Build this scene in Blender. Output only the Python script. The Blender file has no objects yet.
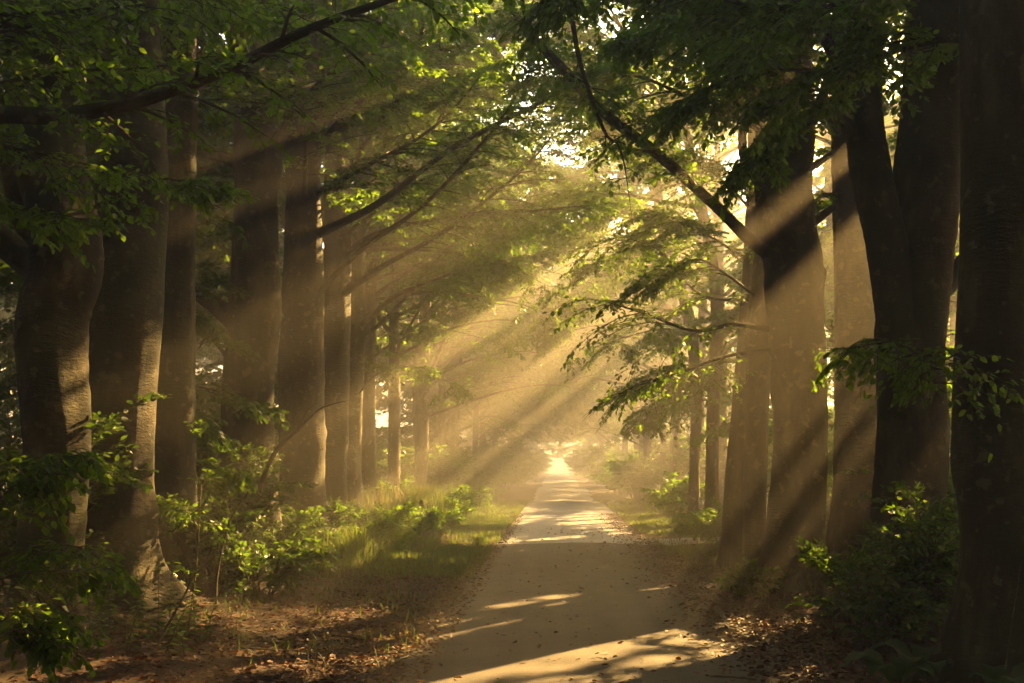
import bpy, math
import numpy as np
from mathutils import Vector, Matrix

R = math.radians
C = bpy.context.scene
COL = C.collection
rng = np.random.default_rng(11)

# ------------------------------------------------------------------ camera
F = 1138.0
CAM = np.array([0.0, 0.0, 1.7])
YAW = math.atan(44 / F)
PITCH = math.atan(122 / F)
FWD = np.array([-math.sin(YAW) * math.cos(PITCH), math.cos(YAW) * math.cos(PITCH), math.sin(PITCH)])
RGT = np.array([math.cos(YAW), math.sin(YAW), 0.0])
UPV = np.cross(RGT, FWD)
def ray(px, py):
    d = FWD + RGT * (px - 512) / F + UPV * (341.5 - py) / F
    return d / np.linalg.norm(d)
def at(px, py, Y):
    d = ray(px, py)
    return CAM + d * (Y / d[1])
cam_d = bpy.data.cameras.new('camera')
cam = bpy.data.objects.new('camera', cam_d)
COL.objects.link(cam)
cam.matrix_world = Matrix(((RGT[0], UPV[0], -FWD[0], CAM[0]), (RGT[1], UPV[1], -FWD[1], CAM[1]),
                           (RGT[2], UPV[2], -FWD[2], CAM[2]), (0, 0, 0, 1)))
cam_d.sensor_width = 36
cam_d.lens = 36 * F / 1024
cam_d.clip_start = 0.1
cam_d.clip_end = 3000
C.camera = cam

# ------------------------------------------------------------------ light
SUN = ray(1383, -273)
SUN_EL = math.asin(SUN[2])
SUN_AZ = math.atan2(SUN[0], SUN[1])
sd = bpy.data.lights.new('sun', 'SUN')
sd.energy = 5.0
sd.angle = R(0.5)
sd.color = (1.0, 0.61, 0.20)
so = bpy.data.objects.new('sun', sd)
COL.objects.link(so)
so.rotation_euler = Vector(SUN).to_track_quat('Z', 'Y').to_euler()
so.location = (20, 30, 40)

w = bpy.data.worlds.new('World')
C.world = w
w.use_nodes = True
nt = w.node_tree
nt.nodes.clear()
sky = nt.nodes.new('ShaderNodeTexSky')
sky.sky_type = 'NISHITA'
sky.sun_disc = False
sky.sun_elevation = SUN_EL
sky.sun_rotation = SUN_AZ
sky.air_density = 1.0
sky.dust_density = 6.0
sky.ozone_density = 0.3
bg = nt.nodes.new('ShaderNodeBackground')
bg.inputs['Strength'].default_value = 0.05
wo = nt.nodes.new('ShaderNodeOutputWorld')
nt.links.new(sky.outputs[0], bg.inputs[0])
nt.links.new(bg.outputs[0], wo.inputs[0])

C.view_settings.view_transform = 'Standard'
C.view_settings.look = 'None'
C.view_settings.gamma = 1
C.view_settings.exposure = 3.65
C.cycles.use_denoising = True
C.cycles.use_adaptive_sampling = False
C.cycles.max_bounces = 6
C.cycles.diffuse_bounces = 2
C.cycles.glossy_bounces = 1
C.cycles.transmission_bounces = 3
C.cycles.volume_bounces = 0
C.cycles.transparent_max_bounces = 4
C.cycles.sample_clamp_indirect = 3.0

# ------------------------------------------------------------------ materials
def mat(name):
    m = bpy.data.materials.new(name)
    m.use_nodes = True
    m.node_tree.nodes.clear()
    n = m.node_tree.nodes
    out = n.new('ShaderNodeOutputMaterial')
    return m, n, m.node_tree.links, out
def ramp(n, stops):
    r = n.new('ShaderNodeValToRGB')
    el = r.color_ramp.elements
    while len(el) < len(stops): el.new(0.5)
    for e, (p, c) in zip(el, stops):
        e.position = p
        e.color = (*c, 1)
    return r
def leaf_mat(name, lo, mid, hi, tr, trans=0.45, rough=0.5):
    m, n, l, out = mat(name)
    a = n.new('ShaderNodeAttribute'); a.attribute_name = 'tint'
    r = ramp(n, [(0, lo), (0.5, mid), (1, hi)])
    l.new(a.outputs['Fac'], r.inputs[0])
    d = n.new('ShaderNodeBsdfPrincipled')
    d.inputs['Roughness'].default_value = rough
    d.inputs['Specular IOR Level'].default_value = 0.35
    l.new(r.outputs[0], d.inputs['Base Color'])
    r2 = ramp(n, [(0, tuple(c * 0.6 for c in tr)), (0.6, tr), (1, (tr[0] * 1.7, tr[1] * 1.25, tr[2]))])
    l.new(a.outputs['Fac'], r2.inputs[0])
    t = n.new('ShaderNodeBsdfTranslucent')
    l.new(r2.outputs[0], t.inputs[0])
    mx = n.new('ShaderNodeMixShader'); mx.inputs[0].default_value = trans
    l.new(d.outputs[0], mx.inputs[1]); l.new(t.outputs[0], mx.inputs[2])
    l.new(mx.outputs[0], out.inputs[0])
    return m
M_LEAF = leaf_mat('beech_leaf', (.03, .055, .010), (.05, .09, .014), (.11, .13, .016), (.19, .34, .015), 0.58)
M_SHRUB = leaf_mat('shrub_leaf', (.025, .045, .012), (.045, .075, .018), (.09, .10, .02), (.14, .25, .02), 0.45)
M_GRASS = leaf_mat('grass_blade', (.05, .085, .018), (.075, .12, .025), (.14, .13, .045), (.18, .26, .03), 0.4, .6)
M_STRAW = leaf_mat('dry_grass', (.09, .10, .04), (.16, .15, .07), (.26, .21, .11), (.24, .22, .08), 0.35, .6)
M_LITTER = leaf_mat('fallen_leaf', (.045, .016, .006), (.105, .038, .012), (.21, .085, .026), (.12, .04, .010), 0.15, .6)
M_BROAD = leaf_mat('broad_leaf', (.02, .04, .01), (.03, .06, .014), (.045, .075, .016), (.08, .15, .02), 0.35, .6)

def bark_mat(name, c0, c1, c2, moss):
    m, n, l, out = mat(name)
    g = n.new('ShaderNodeNewGeometry')
    mp = n.new('ShaderNodeMapping'); mp.inputs['Scale'].default_value = (1, 1, 0.35)
    l.new(g.outputs['Position'], mp.inputs[0])
    n1 = n.new('ShaderNodeTexNoise'); n1.inputs['Scale'].default_value = 3.0; n1.inputs['Detail'].default_value = 8; n1.inputs['Roughness'].default_value = .65
    l.new(mp.outputs[0], n1.inputs['Vector'])
    r = ramp(n, [(.36, c0), (.5, c1), (.64, c2)])
    l.new(n1.outputs['Fac'], r.inputs[0])
    n2 = n.new('ShaderNodeTexNoise'); n2.inputs['Scale'].default_value = 1.1; n2.inputs['Detail'].default_value = 5
    l.new(g.outputs['Position'], n2.inputs['Vector'])
    r2 = ramp(n, [(.45, (0, 0, 0)), (.65, (1, 1, 1))])
    l.new(n2.outputs['Fac'], r2.inputs[0])
    mx = n.new('ShaderNodeMixRGB'); mx.inputs[2].default_value = (*moss, 1)
    mul = n.new('ShaderNodeMath'); mul.operation = 'MULTIPLY'; mul.inputs[1].default_value = .65
    l.new(r2.outputs[0], mul.inputs[0]); l.new(mul.outputs[0], mx.inputs[0]); l.new(r.outputs[0], mx.inputs[1])
    mp3 = n.new('ShaderNodeMapping'); mp3.inputs['Scale'].default_value = (1, 1, 3.0)
    l.new(g.outputs['Position'], mp3.inputs[0])
    n3 = n.new('ShaderNodeTexNoise'); n3.inputs['Scale'].default_value = 9; n3.inputs['Detail'].default_value = 8; n3.inputs['Roughness'].default_value = .7
    l.new(mp3.outputs[0], n3.inputs['Vector'])
    add = n.new('ShaderNodeMath'); add.operation = 'ADD'
    l.new(n1.outputs['Fac'], add.inputs[0]); l.new(n3.outputs['Fac'], add.inputs[1])
    b = n.new('ShaderNodeBump'); b.inputs['Strength'].default_value = .8; b.inputs['Distance'].default_value = .05
    l.new(add.outputs[0], b.inputs['Height'])
    n4 = n.new('ShaderNodeTexNoise'); n4.inputs['Scale'].default_value = 7.5; n4.inputs['Detail'].default_value = 3
    l.new(g.outputs['Position'], n4.inputs['Vector'])
    r4 = ramp(n, [(.60, (0, 0, 0)), (.66, (.7, .7, .7))])
    l.new(n4.outputs['Fac'], r4.inputs[0])
    mx4 = n.new('ShaderNodeMixRGB'); mx4.inputs[2].default_value = (c2[0] * 1.35, c2[1] * 1.45, c2[2] * 1.35, 1)
    l.new(r4.outputs[0], mx4.inputs[0]); l.new(mx.outputs[0], mx4.inputs[1]); mx = mx4
    p = n.new('ShaderNodeBsdfPrincipled'); p.inputs['Roughness'].default_value = .75
    p.inputs['Specular IOR Level'].default_value = .25
    l.new(mx.outputs[0], p.inputs['Base Color']); l.new(b.outputs[0], p.inputs['Normal'])
    l.new(p.outputs[0], out.inputs[0])
    return m
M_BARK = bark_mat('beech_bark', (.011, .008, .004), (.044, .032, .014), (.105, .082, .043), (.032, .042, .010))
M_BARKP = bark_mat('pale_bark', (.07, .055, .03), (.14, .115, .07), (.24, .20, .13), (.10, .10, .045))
M_TWIG = bark_mat('twig_bark', (.05, .035, .022), (.09, .065, .04), (.14, .10, .06), (.07, .06, .03))

def ground_mat():
    m, n, l, out = mat('forest_floor')
    g = n.new('ShaderNodeNewGeometry')
    n1 = n.new('ShaderNodeTexNoise'); n1.inputs['Scale'].default_value = 14; n1.inputs['Detail'].default_value = 10; n1.inputs['Roughness'].default_value = .75
    l.new(g.outputs['Position'], n1.inputs['Vector'])
    r = ramp(n, [(.3, (.018, .009, .005)), (.5, (.052, .023, .010)), (.7, (.11, .05, .02))])
    l.new(n1.outputs['Fac'], r.inputs[0])
    n2 = n.new('ShaderNodeTexNoise'); n2.inputs['Scale'].default_value = .5; n2.inputs['Detail'].default_value = 4
    l.new(g.outputs['Position'], n2.inputs['Vector'])
    r2 = ramp(n, [(.48, (0, 0, 0)), (.62, (1, 1, 1))])
    l.new(n2.outputs['Fac'], r2.inputs[0])
    mx = n.new('ShaderNodeMixRGB'); mx.inputs[2].default_value = (.05, .06, .018, 1)
    mul = n.new('ShaderNodeMath'); mul.operation = 'MULTIPLY'; mul.inputs[1].default_value = .5
    l.new(r2.outputs[0], mul.inputs[0]); l.new(mul.outputs[0], mx.inputs[0]); l.new(r.outputs[0], mx.inputs[1])
    b = n.new('ShaderNodeBump'); b.inputs['Strength'].default_value = .8; b.inputs['Distance'].default_value = .04
    l.new(n1.outputs['Fac'], b.inputs['Height'])
    p = n.new('ShaderNodeBsdfPrincipled'); p.inputs['Roughness'].default_value = .9
    l.new(mx.outputs[0], p.inputs['Base Color']); l.new(b.outputs[0], p.inputs['Normal'])
    l.new(p.outputs[0], out.inputs[0])
    return m
def road_mat(name, c0, c1, c2, rough):
    m, n, l, out = mat(name)
    g = n.new('ShaderNodeNewGeometry')
    n1 = n.new('ShaderNodeTexNoise'); n1.inputs['Scale'].default_value = 1.3; n1.inputs['Detail'].default_value = 9; n1.inputs['Roughness'].default_value = .7
    l.new(g.outputs['Position'], n1.inputs['Vector'])
    r = ramp(n, [(.32, c0), (.5, c1), (.7, c2)])
    l.new(n1.outputs['Fac'], r.inputs[0])
    mpr = n.new('ShaderNodeMapping'); mpr.inputs['Scale'].default_value = (2.6, .12, 1)
    l.new(g.outputs['Position'], mpr.inputs[0])
    nr = n.new('ShaderNodeTexNoise'); nr.inputs['Scale'].default_value = 1.0; nr.inputs['Detail'].default_value = 6
    l.new(mpr.outputs[0], nr.inputs['Vector'])
    mixr = n.new('ShaderNodeMath'); mixr.operation = 'MULTIPLY_ADD'; mixr.inputs[1].default_value = .55
    half = n.new('ShaderNodeMath'); half.operation = 'MULTIPLY'; half.inputs[1].default_value = .5
    l.new(n1.outputs['Fac'], half.inputs[0]); l.new(nr.outputs['Fac'], mixr.inputs[0]); l.new(half.outputs[0], mixr.inputs[2])
    l.new(mixr.outputs[0], r.inputs[0])
    n2 = n.new('ShaderNodeTexVoronoi'); n2.inputs['Scale'].default_value = 70
    l.new(g.outputs['Position'], n2.inputs['Vector'])
    hs = ramp(n, [(0, (.6, .6, .6)), (.6, (1.15, 1.15, 1.15))])
    l.new(n2.outputs['Distance'], hs.inputs[0])
    mx = n.new('ShaderNodeMixRGB'); mx.blend_type = 'MULTIPLY'; mx.inputs[0].default_value = .8
    l.new(r.outputs[0], mx.inputs[1]); l.new(hs.outputs[0], mx.inputs[2])
    b = n.new('ShaderNodeBump'); b.inputs['Strength'].default_value = .5; b.inputs['Distance'].default_value = .008
    l.new(n2.outputs['Distance'], b.inputs['Height'])
    p = n.new('ShaderNodeBsdfPrincipled'); p.inputs['Roughness'].default_value = rough
    p.inputs['Specular IOR Level'].default_value = .3
    l.new(mx.outputs[0], p.inputs['Base Color']); l.new(b.outputs[0], p.inputs['Normal'])
    l.new(p.outputs[0], out.inputs[0])
    return m
M_GROUND = ground_mat()
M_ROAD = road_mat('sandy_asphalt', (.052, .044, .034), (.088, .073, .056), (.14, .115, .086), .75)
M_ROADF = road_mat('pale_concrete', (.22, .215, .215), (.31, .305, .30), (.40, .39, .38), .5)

# ------------------------------------------------------------------ mesh helpers
def build(name, V, Fq, material, parent=None, smooth=False, tint=None):
    me = bpy.data.meshes.new(name)
    V = np.ascontiguousarray(V, dtype=np.float32); Fq = np.ascontiguousarray(Fq, dtype=np.int32)
    me.vertices.add(len(V)); me.vertices.foreach_set('co', V.ravel())
    me.loops.add(Fq.size); me.loops.foreach_set('vertex_index', Fq.ravel())
    me.polygons.add(len(Fq))
    me.polygons.foreach_set('loop_start', np.arange(0, Fq.size, 4, dtype=np.int32))
    if smooth: me.polygons.foreach_set('use_smooth', np.ones(len(Fq), dtype=bool))
    if tint is not None:
        a = me.attributes.new('tint', 'FLOAT', 'FACE')
        a.data.foreach_set('value', np.ascontiguousarray(tint, dtype=np.float32))
    me.update(calc_edges=True)
    me.materials.append(material)
    o = bpy.data.objects.new(name, me)
    COL.objects.link(o)
    if parent is not None: o.parent = parent
    return o
class MB:
    def __init__(s): s.v, s.f, s.t, s.n = [], [], [], 0
    def add(s, V, Fq, t=None):
        s.v.append(V.reshape(-1, 3)); s.f.append(Fq.reshape(-1, 4) + s.n); s.n += len(s.v[-1])
        if t is not None: s.t.append(t)
    def empty(s): return s.n == 0
    def build(s, name, m, parent=None, smooth=False):
        V = np.concatenate(s.v); Fq = np.concatenate(s.f)
        if parent is not None: V = V - np.array(parent.location)
        return build(name, V, Fq, m, parent, smooth, np.concatenate(s.t) if s.t else None)
def norm(a): return a / (np.linalg.norm(a, axis=-1, keepdims=True) + 1e-9)
def tubes(mb, P, rad, sides, ref=None, disp=None):
    """P (M,N,3) centre lines, rad (M,N)."""
    Mn, N, _ = P.shape
    T = norm(np.gradient(P, axis=1))
    if ref is None:
        Q = np.abs(T).max(1)
        rf = np.eye(3)[np.argmin(Q, axis=1)][:, None, :]
    else:
        rf = (np.array(ref) / np.linalg.norm(ref))[None, None]
    A = norm(np.cross(T, np.broadcast_to(rf, T.shape))); B = np.cross(T, A)
    th = np.arange(sides) * 2 * math.pi / sides
    rr = rad[:, :, None] * np.ones(sides)
    if disp is not None: rr = rr * disp
    V = P[:, :, None, :] + rr[..., None] * (A[:, :, None, :] * np.cos(th)[None, None, :, None] + B[:, :, None, :] * np.sin(th)[None, None, :, None])
    i = np.arange(Mn)[:, None, None] * N * sides; j = np.arange(N - 1)[None, :, None] * sides; k = np.arange(sides)[None, None, :]
    k2 = (k + 1) % sides
    Fq = np.stack([i + j + k, i + j + k2, i + j + sides + k2, i + j + sides + k], -1)
    mb.add(V, Fq)
def spline(pts, n):
    """Catmull-Rom through pts."""
    p = np.array(pts, float)
    if len(p) == 2: p = np.array([p[0], (p[0] + p[1]) / 2, p[1]])
    q = np.concatenate([[2 * p[0] - p[1]], p, [2 * p[-1] - p[-2]]])
    seg = len(p) - 1
    u = np.linspace(0, seg - 1e-6, n); i = u.astype(int); t = (u - i)[:, None]
    a, b, c, d = q[i], q[i + 1], q[i + 2], q[i + 3]
    return .5 * (2 * b + (c - a) * t + (2 * a - 5 * b + 4 * c - d) * t ** 2 + (3 * b - a - 3 * c + d) * t ** 3)

# ------------------------------------------------------------------ terrain
def prof(y):
    y = np.asarray(y, float)
    z = np.zeros_like(y)
    z -= .42 * np.exp(-((y - 63) / 7.5) ** 2)
    z -= .55 * np.exp(-((y - 98) / 9) ** 2)
    return z
ROAD_L, ROAD_R = -1.28, 2.05
def gz(x, y):
    x = np.asarray(x, float); y = np.asarray(y, float)
    d = np.maximum(np.maximum(ROAD_L - x, x - ROAD_R), 0)
    s = np.clip(d / 4, 0, 1)
    z = prof(y) + .22 * s * s * (3 - 2 * s)
    k = np.clip(d / 1.5, 0, 1)
    z += k * (.05 * np.sin(x * 1.3 + y * .7) + .04 * np.sin(y * 1.9 - x * .6) + .02 * np.sin(x * 3.7) * np.sin(y * 3.1))
    z -= .03 * np.clip(d / .3, 0, 1)
    return z

# ------------------------------------------------------------------ gaps in the foliage the sun comes through
BEAMS = []   # point, half width, half length of the slit along the line of sight, where the gap starts along the sun direction
def _slit(p, d, r, la, t0):
    v = d - SUN * np.dot(d, SUN); v = v / np.linalg.norm(v)
    BEAMS.append((p, v, r, max(la, r), t0))
def beam(px, py, Y, r, t0=-1.0, la=0): _slit(at(px, py, Y), ray(px, py), r, la, t0)
def beam_ground(px, py, r, t0=0.0, la=0):
    d = ray(px, py); _slit(CAM + d * (1.7 / -d[2]), d, r, la, t0)
# shafts
beam(805, 97, 14.1, .13, -6.0, 1.3)
beam(790, 200, 13.8, .22, -3, 1.4)
beam(775, 320, 13.3, .42, -2.5, 1.4)
beam(600, 328, 33.0, .50, -10.0, 8.0)
beam(500, 315, 32.0, .42, -5, 7)
beam(640, 330, 33, .2, -8, 7)
beam(560, 300, 30, .16, -8, 5)
beam(590, 480, 62, 1.0, -6, 5)
beam(690, 420, 40, .8, -5, 4)
beam(560, 240, 44, 1.2, -6, 4)
beam(790, 560, 15.2, .25, -1, .8)
beam(360, 440, 26, .5, -1, 1)
beam(347, 300, 24.5, .35, -1, 1)
beam(322, 470, 21, .3, -1)
beam(240, 480, 15.5, .22, -1.5, 1.0)
beam(105, 200, 10.5, .2, -.5)
beam(480, 520, 40, 1.2, -1, 5)
beam(500, 522, 34, .9, -.5, 3)
beam(425, 515, 30, .9, -1, 3)
beam(455, 505, 33, 1.0, -.5, 3)
beam(485, 548, 25, .5, -.3, 1.5)
beam(650, 525, 30, .8, -.3, 3)
beam(465, 540, 26, .6, -.5, 2)
beam(400, 500, 32, .8, -.5, 2)
beam(640, 525, 33, 1.1, -1, 4)
beam(420, 440, 36, .7, -2, 3)
# patches on the road and the verges
for px, py, r in ((550, 664, .62), (640, 668, .26), (470, 672, .46), (508, 589, .10), (604, 597, .10), (490, 615, .12), (541, 622, .14), (640, 620, .15), (506, 644, .15), (560, 640, .09), (640, 638, .12),
                  (560, 600, .07), (600, 570, .12), (520, 575, .10), (660, 567, .10),
                  (330, 605, .14), (290, 615, .14), (240, 640, .16), (300, 655, .12), (395, 592, .14), (420, 605, .1), (725, 600, .12), (770, 612, .15), (720, 660, .2), (690, 675, .16),
                  (350, 628, .16), (265, 662, .15), (430, 578, .14), (380, 645, .13), (450, 562, .2), (310, 590, .15), (360, 600, .12), (760, 640, .14), (745, 622, .12), (800, 650, .12), (470, 545, .5), (690, 548, .4), (560, 540, .5), (400, 560, .4)):
    beam_ground(px, py, r)
# sun on leaves: the gap starts just sunward of the spray it lights
for px, py, Y, r in ((948, 330, 17, .8), (948, 450, 16, .7), (828, 400, 20, .45), (828, 300, 21, .5), (958, 210, 16, .7), (838, 240, 20, .5),  (820, 500, 20, .5),
                     (10, 380, 16, .35), (210, 400, 24, .4), (215, 250, 26, .45), (205, 330, 20, .3),
                     (430, 120, 22, .35), (520, 290, 27, .3), (430, 380, 26, .35), (600, 170, 20, .3), (670, 220, 15, .5),
                     (700, 290, 16, .5), (660, 370, 14.6, .5), (690, 400, 16, .5), (720, 180, 15, .4), (640, 60, 14, .4), (500, 60, 18, .6), (380, 200, 22, .6), (470, 400, 42, 1.2), (610, 400, 44, 1.2), (640, 320, 40, 1.2),
                     (60, 455, 7.4, .25), (80, 560, 7.4, .25), (65, 215, 9.6, .2), (150, 100, 8, .2), (100, 60, 9, .25), (90, 145, 8.2, .2), (230, 20, 8, .2), (170, 230, 13, .25), (690, 540, 24, .5), (330, 560, 22, .5), (700, 130, 11, .2), (780, 80, 11, .2)):
    beam(px, py, Y, r, .35, r)
for px, py, Y, r in ((842, 540, 12.4, .22), (905, 500, 11.4, .2), (948, 440, 11.6, .2), (770, 570, 15, .2), (735, 550, 21, .3)):
    beam(px, py, Y, r, .9, r)
SUN32 = SUN
B_P = np.array([b[0] for b in BEAMS]); B_V = np.array([b[1] for b in BEAMS]); B_R = np.array([b[2] for b in BEAMS]); B_LA = np.array([b[3] for b in BEAMS]); B_T0 = np.array([b[4] for b in BEAMS])
B_C = np.cross(SUN, B_V)
B_PS = B_P @ SUN; B_PV = (B_P * B_V).sum(1); B_PC = (B_P * B_C).sum(1)
THIN = [(np.array([-.3, 24., 6.8]), np.array([3.4, 7., 2.4]), 6.0, .82), (np.array([1.0, 17., 5.0]), np.array([2.6, 3., 2.2]), 4.0, .78), (np.array([-.3, 36., 7.]), np.array([3.4, 6., 3.2]), 6.0, .60)]
VIEWGAPS = [(ray(618, 222), .013, 26), (ray(600, 262), .009, 28), (ray(648, 262), .008, 30), (ray(462, 290), .006, 34)]
def keep(P):
    """False where a leaf would close one of the gaps, the tunnel over the road or the glade beyond."""
    k = np.ones(len(P), bool)
    wob = 1 + .30 * np.sin(P[:, 0] * 5.1 + P[:, 2] * 3.3) * np.sin(P[:, 1] * 4.3 + P[:, 2] * 2.1)
    T_ = (P @ SUN32)[:, None] - B_PS[None]
    A_ = (P @ B_V.T - B_PV[None]) / B_LA[None]
    C_ = (P @ B_C.T - B_PC[None]) / B_R[None]
    k &= ~((T_ > B_T0[None]) & (A_ * A_ + C_ * C_ < (wob ** 2)[:, None])).any(1)
    # looser foliage up-sun of the limbs that arch over the lane
    for c, e, t0, pr in THIN:
        rel = P - c; t = rel @ SUN32
        q = (rel - t[:, None] * SUN32) / e
        h = np.sin(P @ np.array([127.1, 311.7, 74.7])) * 43758.5453
        hc = np.sin(np.floor(P * 1.6) @ np.array([12.9898, 78.233, 37.719])) * 43758.5453
        k &= ~((t > t0) & ((q * q).sum(1) < 1) & ((.5 * (h - np.floor(h)) + .5 * (hc - np.floor(hc))) < pr))
    Y = P[:, 1]; X = P[:, 0] - .35
    hw = np.interp(Y, [0, 20, 50, 90, 190], [2.8, 2.8, 2.2, 1.2, .6]) * (1 + .22 * np.sin(Y * .9 + P[:, 2]) * np.sin(Y * .37 + 1))
    top = np.interp(Y, [0, 20, 50, 90, 190], [2.2, 2.5, 4.0, 2.7, 1.5]) + .4 * np.sin(Y * .7) + .3 * np.sin(P[:, 0] * 1.7 + Y * 1.3)
    k &= ~((np.abs(X) < hw) & (P[:, 2] < top) & (Y < 240))
    rel = P - CAM
    for d, tn, y0 in VIEWGAPS:
        t = rel @ d
        q = np.sqrt(np.maximum((rel * rel).sum(1) - t * t, 0)) / np.maximum(t, .1)
        ang = 1 + .45 * np.sin(P[:, 0] * 2.3 + P[:, 2] * 1.9) + .25 * np.sin(P[:, 2] * 5 + P[:, 1])
        k &= ~((q < tn * ang) & (Y > y0))
    k &= ~((Y < 7.1) & (Y > .2) & (np.abs(P[:, 0]) < Y * .56 + .5) & (P[:, 2] < 1.7 + Y * .5))
    return k

# ------------------------------------------------------------------ leaves and boughs
def leaves(mb, P, D, Nn, S, fine, g, bias=0.0, cull=True):
    if cull:
        k = keep(P); P, D, Nn, S = P[k], D[k], Nn[k], S[k]
    if not len(P): return
    D = norm(D); W = norm(np.cross(Nn, D)); U = np.cross(D, W)
    s = S[:, None]
    t = np.clip(g.normal(.42 + bias, .2, len(P)), 0, 1)
    if fine:
        dr = -U * s * .10
        V = np.stack([P, P + s * (.30 * D + .27 * W) + U * s * .06, P + s * (.68 * D + .24 * W) + U * s * .03 + dr * .4, P + s * D + dr,
                      P + s * (.68 * D - .24 * W) + U * s * .03 + dr * .4, P + s * (.30 * D - .27 * W) + U * s * .06], 1)
        b = np.arange(len(P))[:, None] * 6
        Fq = np.stack([b + np.array([0, 3, 2, 1]), b + np.array([0, 5, 4, 3])], 1)
        mb.add(V, Fq, np.repeat(t, 2))
    else:
        V = np.stack([P, P + s * (.45 * D + .30 * W) + U * s * .08, P + s * D - U * s * .06, P + s * (.45 * D - .30 * W) + U * s * .08], 1)
        b = np.arange(len(P))[:, None] * 4
        mb.add(V, b + np.array([0, 1, 2, 3]), t)

def rotz(v, a):
    c, s = np.cos(a), np.sin(a)
    return np.stack([v[..., 0] * c - v[..., 1] * s, v[..., 0] * s + v[..., 1] * c, v[..., 2]], -1)

def bough(wood, leaf, pts, r0, r1, g, frm=.3, msub=12, lsub=1.4, K=7, n=8, size=.085, fine=False, twigs=True, sides=6, droop=.22, bias=0., flat=.5, nseg=14, bare=False, wig=.05, cull=True, dense=1):
    """A limb along pts with side branches in a mostly level plane, twigs on those and leaves on the twigs."""
    if dense != 1: msub, K, n = int(msub * dense), int(round(K * dense)), int(round(n * dense))
    P = spline(pts, nseg)
    L = np.linalg.norm(np.diff(P, axis=0), axis=1).sum()
    ph = g.uniform(0, 6, 3)
    uu = np.linspace(0, 1, nseg)
    P = P + (wig * L * .25 * np.sin(uu[:, None] * np.array([9., 8., 11.]) + ph) * (uu * (1 - .3 * uu))[:, None] * np.array([1, 1, .8]))
    tubes(wood, P[None], ((r0 + (r1 - r0) * uu ** .8) * (1 - .93 * uu ** 12))[None], sides)
    if bare: return P
    M = msub
    t = np.clip(frm + (1 - frm) * (np.arange(M) + g.uniform(.1, .9, M)) / M, 0, 1)
    f = t * (nseg - 1); i = np.minimum(f.astype(int), nseg - 2); fr = (f - i)[:, None]
    p = P[i] * (1 - fr) + P[i + 1] * fr
    d = norm(P[i + 1] - P[i])
    side = np.where(np.arange(M) % 2 == 0, 1, -1)
    a = side * g.uniform(R(30), R(75), M) * np.where(t > .93, .3, 1)
    dh = d.copy(); dh[:, 2] *= .45
    near0 = np.linalg.norm(dh[:, :2], axis=1) < .25
    dh[near0, :2] += g.normal(0, 1, (near0.sum(), 2))
    sd_ = norm(rotz(norm(dh), a) + np.stack([g.normal(0, .2, M), g.normal(0, .2, M), g.uniform(-.28, .3, M)], -1))
    ls = lsub * (1 - .45 * t) * g.uniform(.6, 1.15, M)
    u4 = np.linspace(0, 1, 4)
    cur = p[:, None] + ls[:, None, None] * u4[None, :, None] * sd_[:, None] + np.array([0, 0, -1.]) * (droop * ls[:, None, None] * (u4 ** 2)[None, :, None])
    rs = np.minimum(r1 + (r0 - r1) * (1 - t), .035) * .5
    kc = keep(cur[:, 1]) & keep(cur[:, 2]) if leaf is not None and cull else np.ones(M, bool)
    if kc.any(): tubes(wood, cur[kc], rs[kc][:, None] * np.array([1, .75, .5, .2])[None] + .0015, 3)
    # twigs
    u = np.clip((np.arange(K)[None] + g.uniform(0, 1, (M, K))) / K * .9 + .1, 0, 1)
    q = p[:, None] + ls[:, None, None] * u[..., None] * sd_[:, None] + np.array([0, 0, -1.]) * (droop * ls[:, None] * u ** 2)[..., None]
    sg = np.where((np.arange(K)[None] + np.arange(M)[:, None]) % 2 == 0, 1, -1)
    ta = sg * g.uniform(R(25), R(70), (M, K)) * np.where(u > .92, .25, 1)
    td = np.repeat(sd_[:, None], K, 1).copy(); td[..., 2] -= 2 * droop * u
    td = norm(rotz(td, ta) + g.normal(0, .16, (M, K, 3)))
    lt = ls[:, None] * .42 * (1.05 - .5 * u) * g.uniform(.6, 1.2, (M, K)) + .08
    if twigs:
        e = q + lt[..., None] * td + np.array([0, 0, -.12]) * lt[..., None]
        cu = np.stack([q, (q + e) / 2 + np.array([0, 0, .02]), e], 2).reshape(-1, 3, 3)
        if leaf is not None and cull:
            kk = keep(cu[:, 1]); cu = cu[kk]
        if len(cu): tubes(wood, cu, np.ones((len(cu), 1)) * np.array([.0045, .003, .0015])[None], 3)
    if leaf is None: return P
    v = (np.arange(n)[None, None] + g.uniform(0, 1, (M, K, n))) / n
    lp = q[:, :, None] + (lt[..., None] * v)[..., None] * td[:, :, None] + np.array([0, 0, -.12]) * (lt[..., None] * v ** 2)[..., None]
    la = np.where(np.arange(n) % 2 == 0, 1, -1)[None, None] * g.uniform(R(30), R(75), (M, K, n))
    ld = rotz(np.repeat(td[:, :, None], n, 2), la)
    ld = ld + g.normal(0, .2, ld.shape); ld[..., 2] -= .15
    nn = np.array([0, 0, 1.]) + g.normal(0, flat, ld.shape)
    S = size * g.uniform(.65, 1.2, (M, K, n))
    lp = lp + g.normal(0, .012, lp.shape)
    leaves(leaf, lp.reshape(-1, 3), ld.reshape(-1, 3), norm(nn).reshape(-1, 3), S.ravel(), fine, g, bias, cull)
    return P

def tag(o, label, cat, group=None):
    o['label'] = label; o['category'] = cat
    if group: o['group'] = group
    return o
def thing(name, loc, label, cat, group=None):
    o = bpy.data.objects.new(name, None)
    COL.objects.link(o); o.location = loc
    o.empty_display_size = .3
    return tag(o, label, cat, group)

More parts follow.
